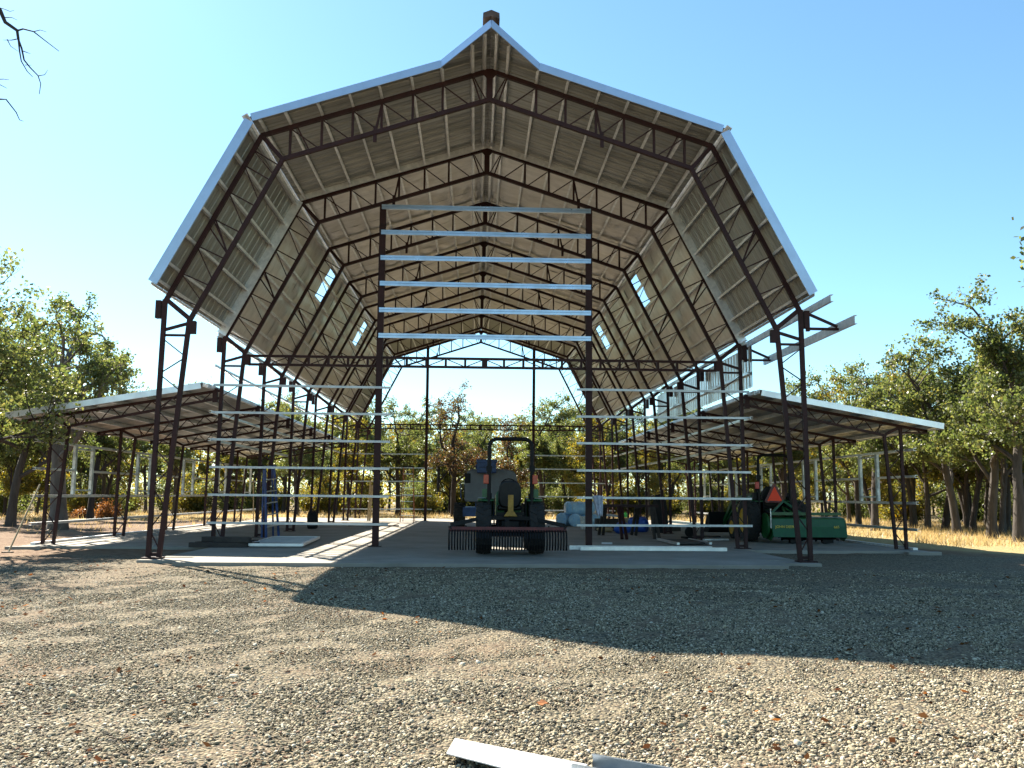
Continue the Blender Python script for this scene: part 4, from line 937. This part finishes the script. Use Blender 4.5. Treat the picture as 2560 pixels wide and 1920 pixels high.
# ------------------------------------------------------------------ trees
def branch_path(p, d, L, n, gn, r, gravity=0.):
    pts = [p.copy()]; d = d.normalized()
    for i in range(n):
        d = (d+V3((r.gauss(0, gn), r.gauss(0, gn), r.gauss(0, gn)+gravity))).normalized(); p = p+d*(L/n); pts.append(p.copy())
    return pts, d
def oak(seed, H, tr, spread, cb, nleaf, leafm, barkm, lean=(0, 0), leaf=.085, dense=1., multi=1, updir=.55, name='oak_tree', label='', group=None, loc=(0, 0, 0), bare=0.):
    r = random.Random(seed); m = MB(); tips = []
    def grow(p, d, L, rad, lev):
        n = [6, 5, 5, 4, 3][lev]; gn = [.07, .20, .26, .32, .36][lev]
        pts, dd = branch_path(p, d, L, n, gn, r, [.02, .03, .03, .02, 0][lev])
        rs = [rad*(1-.50*i/n) for i in range(n+1)] if lev else [rad*(1.35 if i == 0 else 1.0-.40*i/n) for i in range(n+1)]
        m.tube(pts, rs, [9, 7, 5, 4, 3][lev], cap=False)
        if lev >= 3: tips.extend(pts[1:])
        if lev == 2: tips.extend(pts[3:])
        if lev < 4:
            k = [r.randint(4, 5), r.randint(4, 5), r.randint(3, 5), 3][lev]
            for j in range(k):
                f = (.45+.55*(j+.5)/k) if lev else (cb+(1-cb)*(j+.3)/k)
                i = min(n-1, int(f*n)); q = pts[i].lerp(pts[i+1], f*n-i)
                a = r.uniform(0, 6.28) if lev else (j*2.4+r.uniform(-.5, .5))
                side = V3((math.cos(a), math.sin(a), r.uniform(-.1, .5) if lev else updir*r.uniform(.6, 1.5)))
                nd = (dd*(.55 if lev else .25)+side*(.8 if lev else 1.0)).normalized()
                nl = L*[.0, .62, .60, .52, .0][lev] if lev else spread*r.uniform(.75, 1.15)
                grow(q, nd, nl, rs[i]*.58 if lev else rad*.50, lev+1)
            # leader
            if lev < 3: grow(pts[-1], dd, L*[.55, .6, .55][lev], rs[-1]*.9, lev+1)
    for k in range(multi):
        a = 2*math.pi*k/max(multi, 1)+seed; o = V3((.12*math.cos(a), .12*math.sin(a), 0))*(multi > 1)
        grow(V3((0, 0, -.1))+o, V3((lean[0]+.25*math.cos(a)*(multi > 1), lean[1]+.25*math.sin(a)*(multi > 1), 1)), H*.58, tr/(1 if multi == 1 else 1.5), 0)
    nleaf = int(nleaf*.58); top = max(t.z for t in tips); k = H/top
    m.v = [(v[0]*min(1.1, max(.9, k)), v[1]*min(1.1, max(.9, k)), v[2]*k) for v in m.v]
    T = np.array([(t.x*min(1.1, max(.9, k)), t.y*min(1.1, max(.9, k)), t.z*k) for t in tips])
    w = rng.random(len(T))**1.5
    # clumps: some tips carry many leaves, a few none
    w[rng.random(len(T)) < .36+bare] = 0; w /= w.sum()
    ci = rng.choice(len(T), nleaf, p=w); c = T[ci]+rng.normal(0, .105, (nleaf, 3))*np.array([1, 1, .75])
    v, f = quads(c, 1.12*leaf*(.6+.8*rng.random(nleaf)), .5, .7)
    tone = np.clip(.5*rng.random(nleaf)+.5*rng.random(len(T))[ci], 0, 1)
    t = thing(name, label, 'tree', loc, 0, group)
    m.build('trunk', barkm, t, smooth=True)
    link('crown', npmesh('crown', v, f, leafm, tone=tone), t)
    return t
def shrub(seed, H, W, nleaf, leafm, label, group, loc, name='shrub', cat='shrub'):
    r = random.Random(seed); m = MB(); tips = []
    for i in range(9):
        a = r.uniform(0, 6.28); pts, dd = branch_path(V3((r.uniform(-.15, .15), r.uniform(-.15, .15), -.05)), V3((math.cos(a)*W/H*.8, math.sin(a)*W/H*.8, 1)), H*r.uniform(.6, 1), 5, .22, r)
        m.tube(pts, [.022*(1-.15*i_) for i_ in range(6)], 4, cap=False); tips += pts[1:]
        for j in range(3):
            p2, _ = branch_path(pts[1+j], V3((r.gauss(0, 1), r.gauss(0, 1), .7)), H*.4, 3, .3, r); m.tube(p2, [.010, .008, .006, .004], 3, cap=False); tips += p2[1:]
    T = np.array([tuple(t) for t in tips]); w = rng.random(len(T))**1.3; w /= w.sum(); ci = rng.choice(len(T), nleaf, p=w)
    c = T[ci]+rng.normal(0, .13, (nleaf, 3)); c[:, 2] = np.abs(c[:, 2]); v, f = quads(c, .08*(.6+.8*rng.random(nleaf)), .5, .7)
    t = thing(name, label, cat, loc, 0, group); m.build('stems', BARKDARK, t); link('leaves', npmesh('leaves', v, f, leafm, tone=np.clip(.5*rng.random(nleaf)+.5*rng.random(len(T))[ci], 0, 1)), t)
    return t
def at(x, y): return (x, y, gzf(x, y))
def place(t, x, y, rz, sc, label, group=None): return dup(t, at(x, y), rz, sc, label, group)

# the trees one can tell apart
oak(11, 8.0, .27, 2.0, .45, 30000, LEAF, BARKPALE, lean=(.05, 0), label='big pale-trunked oak standing just behind the front left shed columns', loc=at(-13.15, 9.8), leaf=.085)
oak(23, 6.05, .15, 1.6, .58, 26000, LEAF, BARKDARK, lean=(.17, -.02), multi=2, label='dark many-limbed oak leaning in from the left edge over the shed roof', loc=at(-10.65, -1.7), leaf=.07, updir=1.3)
RT = oak(31, 7.6, .17, 1.75, .40, 30000, LEAF, BARK, lean=(-.03, 0), label='tallest oak at the right edge, its crown standing against blue sky', loc=at(15.2, 6.0), leaf=.085, updir=.8)
CB = oak(47, 7.3, .18, 1.75, .42, 11000, LEAFRED, BARKDARK, label='half-bare russet oak in the middle of the view beyond the barn', loc=at(-1.3, 29), leaf=.085, bare=.35, updir=.6)
CR = oak(53, 6.9, .15, 1.35, .28, 26000, LEAF, BARKDARK, label='leafy upright oak right of the middle gap beyond the barn', loc=at(3.6, 30.5), leaf=.09, updir=1.0)
A1 = oak(61, 6.6, .15, 1.7, .42, 24000, LEAF, BARK, label='oak with pale trunk standing right of the right shed, in front of the wood', loc=at(15.9, 10.6), leaf=.085, updir=.8)
A2 = oak(67, 6.2, .13, 1.6, .38, 20000, LEAFY, BARK, label='yellowing oak behind the right shed with forked trunk', loc=at(17.1, 15.0), leaf=.085)
A3 = oak(71, 6.4, .14, 1.5, .48, 18000, LEAF, BARKDARK, label='slim dark oak behind the left shed, left of the pale trunk', loc=at(-16.0, 19.0), leaf=.09)
A4 = oak(73, 5.6, .12, 1.5, .30, 22000, LEAFY, BARKDARK, label='bushy yellow-green oak beyond the rear left corner of the barn', loc=at(-6.6, 27.5), leaf=.09)
A5 = oak(79, 6.0, .12, 1.5, .35, 9000, LEAFRED, BARK, label='thin russet-leaved oak beyond the rear right of the barn', loc=at(1.6, 34), leaf=.085, bare=.2)
protos = [RT, CR, A1, A2, A3, A4]
spec = [(15.55, 8.0, A1, 1.05, 'pale thick-trunked oak second from the right edge of the photo'), (17.9, 15.2, A3, 1.0, 'dark slim oak in the right wood beside the yellowing forked oak'),
        (19.8, 17.0, RT, .85, 'oak further back in the right wood with long bare trunk'), (19.4, 13.6, A2, 1.05, 'yellow-green oak in the right wood behind the pale trunk'),
        (14.7, 14.2, A1, 1.0, 'pale-trunked oak seen between the right shed columns'), (16.0, 18.7, A2, 1.05, 'oak with a bent trunk behind the right shed window frames'),
        (13.6, 20.6, CR, 1.0, 'tall oak crown rising above the right shed roof'), (-20.7, 22.2, A4, 1.05, 'dark oak at the far left edge behind the leaning tree'),
        (-15.0, 26.5, A1, 1.0, 'oak seen between the second and third left shed columns'), (-18.7, 27.0, A2, 1.0, 'oak with reddish ground at its foot left of the shed'),
        (-16.0, 12.6, RT, .95, 'tall oak behind the pale-trunked oak at left'), (-4.3, 29.6, A3, .95, 'oak just left of the russet oak beyond the barn'), (-9.4, 28.4, A1, .92, 'oak behind the left rear shed columns'),
        (6.4, 29.4, A4, 1.1, 'broad leafy oak beyond the right rear of the barn')]
rr = random.Random(3)
for (x, y, t, sc, lb) in spec: place(t, x, y, rr.uniform(0, 6.28), sc, lb)
done = [(x, y) for (x, y, *_ ) in spec]+[(-13.15, 9.8), (-10.45, -1.7), (15.2, 6), (-1.3, 29), (3.6, 30.5), (15.9, 10.6), (17.1, 15), (-16, 19), (-6.6, 27.5), (1.6, 34)]
def wood(n, gen, group, label, mind, scl):
    k = 0; tries = 0
    while k < n and tries < 4000:
        tries += 1; x, y = gen()
        if any((x-a)**2+(y-b)**2 < mind**2 for a, b in done): continue
        done.append((x, y)); q = scl*rr.uniform(.8, 1.08); place(rr.choice(protos), x, y, rr.uniform(0, 6.28), (q*.82, q*.82, q*1.04), label, group); k += 1
wood(50, lambda: (rr.uniform(-16, 17), rr.uniform(31, 50)), 'oaks of the wood beyond the barn', 'oak with grey trunk among the wood beyond the barn', 1.7, 1.02)
wood(48, lambda: (rr.uniform(-44, -15), rr.uniform(14, 48)), 'oaks of the left wood', 'oak among the trees to the left of the barn', 1.9, .92)
wood(56, lambda: (rr.uniform(16, 44), rr.uniform(9, 48)), 'oaks of the right wood', 'oak among the trees to the right of the barn', 1.7, .86)
protos_all = protos; protos = [A3, A1, RT]
wood(13, lambda: (rr.uniform(15.6, 23), rr.uniform(9, 21)), 'slim oaks at the near edge of the right wood', 'slim upright oak at the near edge of the wood, right of the right shed', 1.35, .92)
protos = protos_all
def far_wood():
    cs = []; tn = []
    for i in range(330):
        a = math.radians(-52+104*(i+rng.random())/330); d = 66+26*rng.random(); h = 5.5+3.0*rng.random(); w = 1.6+1.2*rng.random(); n = 420
        z = h*rng.random(n)**.8; rad = w*np.sqrt(np.clip(1.05-(np.abs(z/h-.55)/.56)**2.2, .15, 1))*rng.random(n)**.5; t = rng.random(n)*6.28
        cl = np.sin(z*2.3+i)+np.sin(t*3+i*2) > -.7
        p = np.stack([d*math.sin(a)+rad*np.cos(t), -19+d*math.cos(a)+rad*np.sin(t), z-.15], -1)[cl]; cs.append(p); tn.append(np.clip(rng.random()*.6+.4*rng.random(len(p)), 0, 1))
    c = np.concatenate(cs); v, f = quads(c, .24*(.6+.8*rng.random(len(c))), .4, .7)
    tag(link('distant_wood', npmesh('distant_wood', v, f, LEAFY, tone=np.concatenate(tn))), 'dense far-off oak wood closing the view behind the trees', 'wood', kind='stuff')
far_wood()
S1 = shrub(1, 1.7, 1.1, 5200, LEAFY, 'yellow-green bush in the undergrowth beyond the barn', 'undergrowth bushes', at(-3.0, 33))
S2 = shrub(2, 2.2, 1.2, 6500, LEAF, 'dark green bush in the undergrowth beyond the barn', 'dark undergrowth bushes', at(5.0, 34))
S3 = shrub(3, .9, .8, 2600, LEAFBROWN, 'rust-brown dead brush pile behind the left shed', None, at(-16.9, 22.5), 'brush_pile', 'brush pile')
place(S3, -18.4, 23.6, 1.3, (.8, .8, .6), 'smaller rust-brown brush pile left of the bigger one')
for i in range(120):
    t = rr.choice([S1, S2]); a = rr.random()
    if a < .4: x, y = rr.uniform(-17, 20), rr.uniform(33.5, 45)
    elif a < .68: x, y = rr.uniform(-38, -19), rr.uniform(24, 44)
    else: x, y = rr.uniform(21, 38), rr.uniform(17, 42)
    dup(t, at(x, y), rr.uniform(0, 6.28), rr.uniform(.9, 1.5))

# bare branch reaching in at top left, from a tree standing out of the frame
bt = thing('bare_oak', 'bare twisted branch of a leafless oak hanging in at the top left corner', 'tree', at(-6.6, -12.6))
gz0 = gzf(-6.6, -12.6); off = V3((-6.6, -12.6, gz0))
m = MB(); tp = [V3((0, 0, -.1)), V3((.05, 0, 1.5)), V3((-.05, .1, 3.0)), V3((.1, .05, 4.3)), V3((.3, .1, 5.4)), V3((.5, .2, 6.6))]
m.tube(tp, [.2, .16, .14, .12, .09, .05], 9)
def P(*c): return V3(c)-off
main = [tp[3]+V3((0, 0, .2)), P(-5.6, -12.5, 5.3), P(-4.7, -12.46, 5.25), P(-4.1, -12.45, 4.98), P(-3.89, -12.45, 4.78), P(-3.85, -12.44, 4.69), P(-3.76, -12.43, 4.63), P(-3.75, -12.42, 4.56)]
m.tube(main, [.09, .06, .04, .024, .016, .014, .012, .010], 7)
def tw(pts, r0): m.tube([P(*p) for p in pts], [r0*(1-.7*i/(len(pts)-1)) for i in range(len(pts))], 5)
tw([(-3.76, -12.43, 4.63), (-3.71, -12.44, 4.64), (-3.63, -12.44, 4.62), (-3.55, -12.43, 4.56), (-3.43, -12.43, 4.47)], .008)
tw([(-3.63, -12.44, 4.62), (-3.58, -12.44, 4.635), (-3.53, -12.44, 4.62)], .004)
tw([(-3.75, -12.42, 4.56), (-3.72, -12.42, 4.49), (-3.70, -12.41, 4.40), (-3.65, -12.41, 4.34), (-3.59, -12.40, 4.28), (-3.57, -12.39, 4.22), (-3.58, -12.38, 4.14)], .008)
tw([(-3.75, -12.42, 4.56), (-3.735, -12.42, 4.47), (-3.71, -12.43, 4.38), (-3.66, -12.43, 4.30), (-3.62, -12.42, 4.26)], .007)
tw([(-3.59, -12.4, 4.28), (-3.54, -12.4, 4.29), (-3.52, -12.4, 4.33)], .004)
tw([(-3.76, -12.43, 4.56), (-3.80, -12.43, 4.55), (-3.86, -12.43, 4.55)], .005); tw([(-3.83, -12.43, 4.555), (-3.80, -12.43, 4.50), (-3.74, -12.43, 4.46)], .004)
tw([(-3.86, -12.44, 4.73), (-3.80, -12.44, 4.73), (-3.76, -12.44, 4.71)], .004); tw([(-3.95, -12.44, 4.82), (-3.87, -12.44, 4.80), (-3.82, -12.44, 4.78), (-3.79, -12.44, 4.79)], .004)
tw([(-3.71, -12.42, 4.47), (-3.67, -12.42, 4.455), (-3.65, -12.42, 4.45)], .004); tw([(-3.69, -12.41, 4.36), (-3.64, -12.41, 4.36)], .003)
m.tube([tp[2]+V3((0, 0, .5)), P(-5.4, -12.4, 4.0), P(-4.3, -12.36, 4.05), P(-3.9, -12.36, 4.10), P(-3.84, -12.36, 4.10), P(-3.76, -12.35, 4.0), P(-3.73, -12.35, 3.94), P(-3.70, -12.35, 3.93)], [.06, .035, .018, .008, .005, .004, .003, .002], 6)
tw([(-4.3, -12.36, 4.20), (-3.95, -12.36, 4.26), (-3.87, -12.36, 4.265), (-3.83, -12.36, 4.26)], .006); tw([(-4.2, -12.36, 4.28), (-3.9, -12.36, 4.22), (-3.84, -12.36, 4.19)], .005)
m.build('trunk', BARKDARK, bt, smooth=True)
# leafy limb at the right edge
rl = thing('oak_tree', 'oak outside the right edge, only a few leaf sprigs showing in the sky', 'tree', at(7.9, -10.2)); off = V3(at(7.9, -10.2)); m = MB()
tp = [V3((0, 0, -.1)), V3((.03, .05, 1.6)), V3((-.05, .0, 3.0)), V3((.1, .05, 4.4)), V3((.3, .2, 5.6))]; m.tube(tp, [.16, .13, .11, .08, .04], 9)
ends = []
for (a, b2) in (((-.05, 0, 2.9), (5.32, -10.62, 3.63)), ((0, 0, 2.6), (5.30, -10.62, 3.48)), ((0, 0, 2.4), (5.34, -10.6, 3.30)), ((.1, 0, 4.2), (8.6, -9.2, 5.3)), ((.1, 0, 3.9), (9.1, -10.8, 5.0)), ((0, .1, 4.4), (7.6, -11.6, 5.6))):
    a = V3(a); b_ = V3(b2)-off; pts = [a.lerp(b_, i/6)+V3((0, .04*math.sin(i*2), .09*math.sin(i*1.4)*(i < 6)+.25*math.sin(math.pi*i/6))) for i in range(7)]; m.tube(pts, [.05*(1-i/7.5) for i in range(7)], 6); ends.append(pts)
m.build('trunk', BARK, rl, smooth=True); cc = []
for k, e in enumerate(ends):
    q = np.array([tuple(p) for p in e[2:]]); n_ = 700 if k < 3 else 1800; ii = rng.integers(0, len(q)-1, n_); s_ = rng.normal(0, .16 if k > 2 else .10, (n_, 3)); tt = rng.random(n_)[:, None]
    cc.append(q[ii]*(1-tt)+q[ii+1]*tt+s_)
cc = np.concatenate(cc); lim = cc[:, 0]+off.x; cc = cc[(lim > 5.22+.02*rng.random(len(cc)))]
v, f = quads(cc, .055*(.7+.6*rng.random(len(cc))), .5, .7); link('crown', npmesh('crown', v, f, LEAF, tone=rng.random(len(cc))), rl)
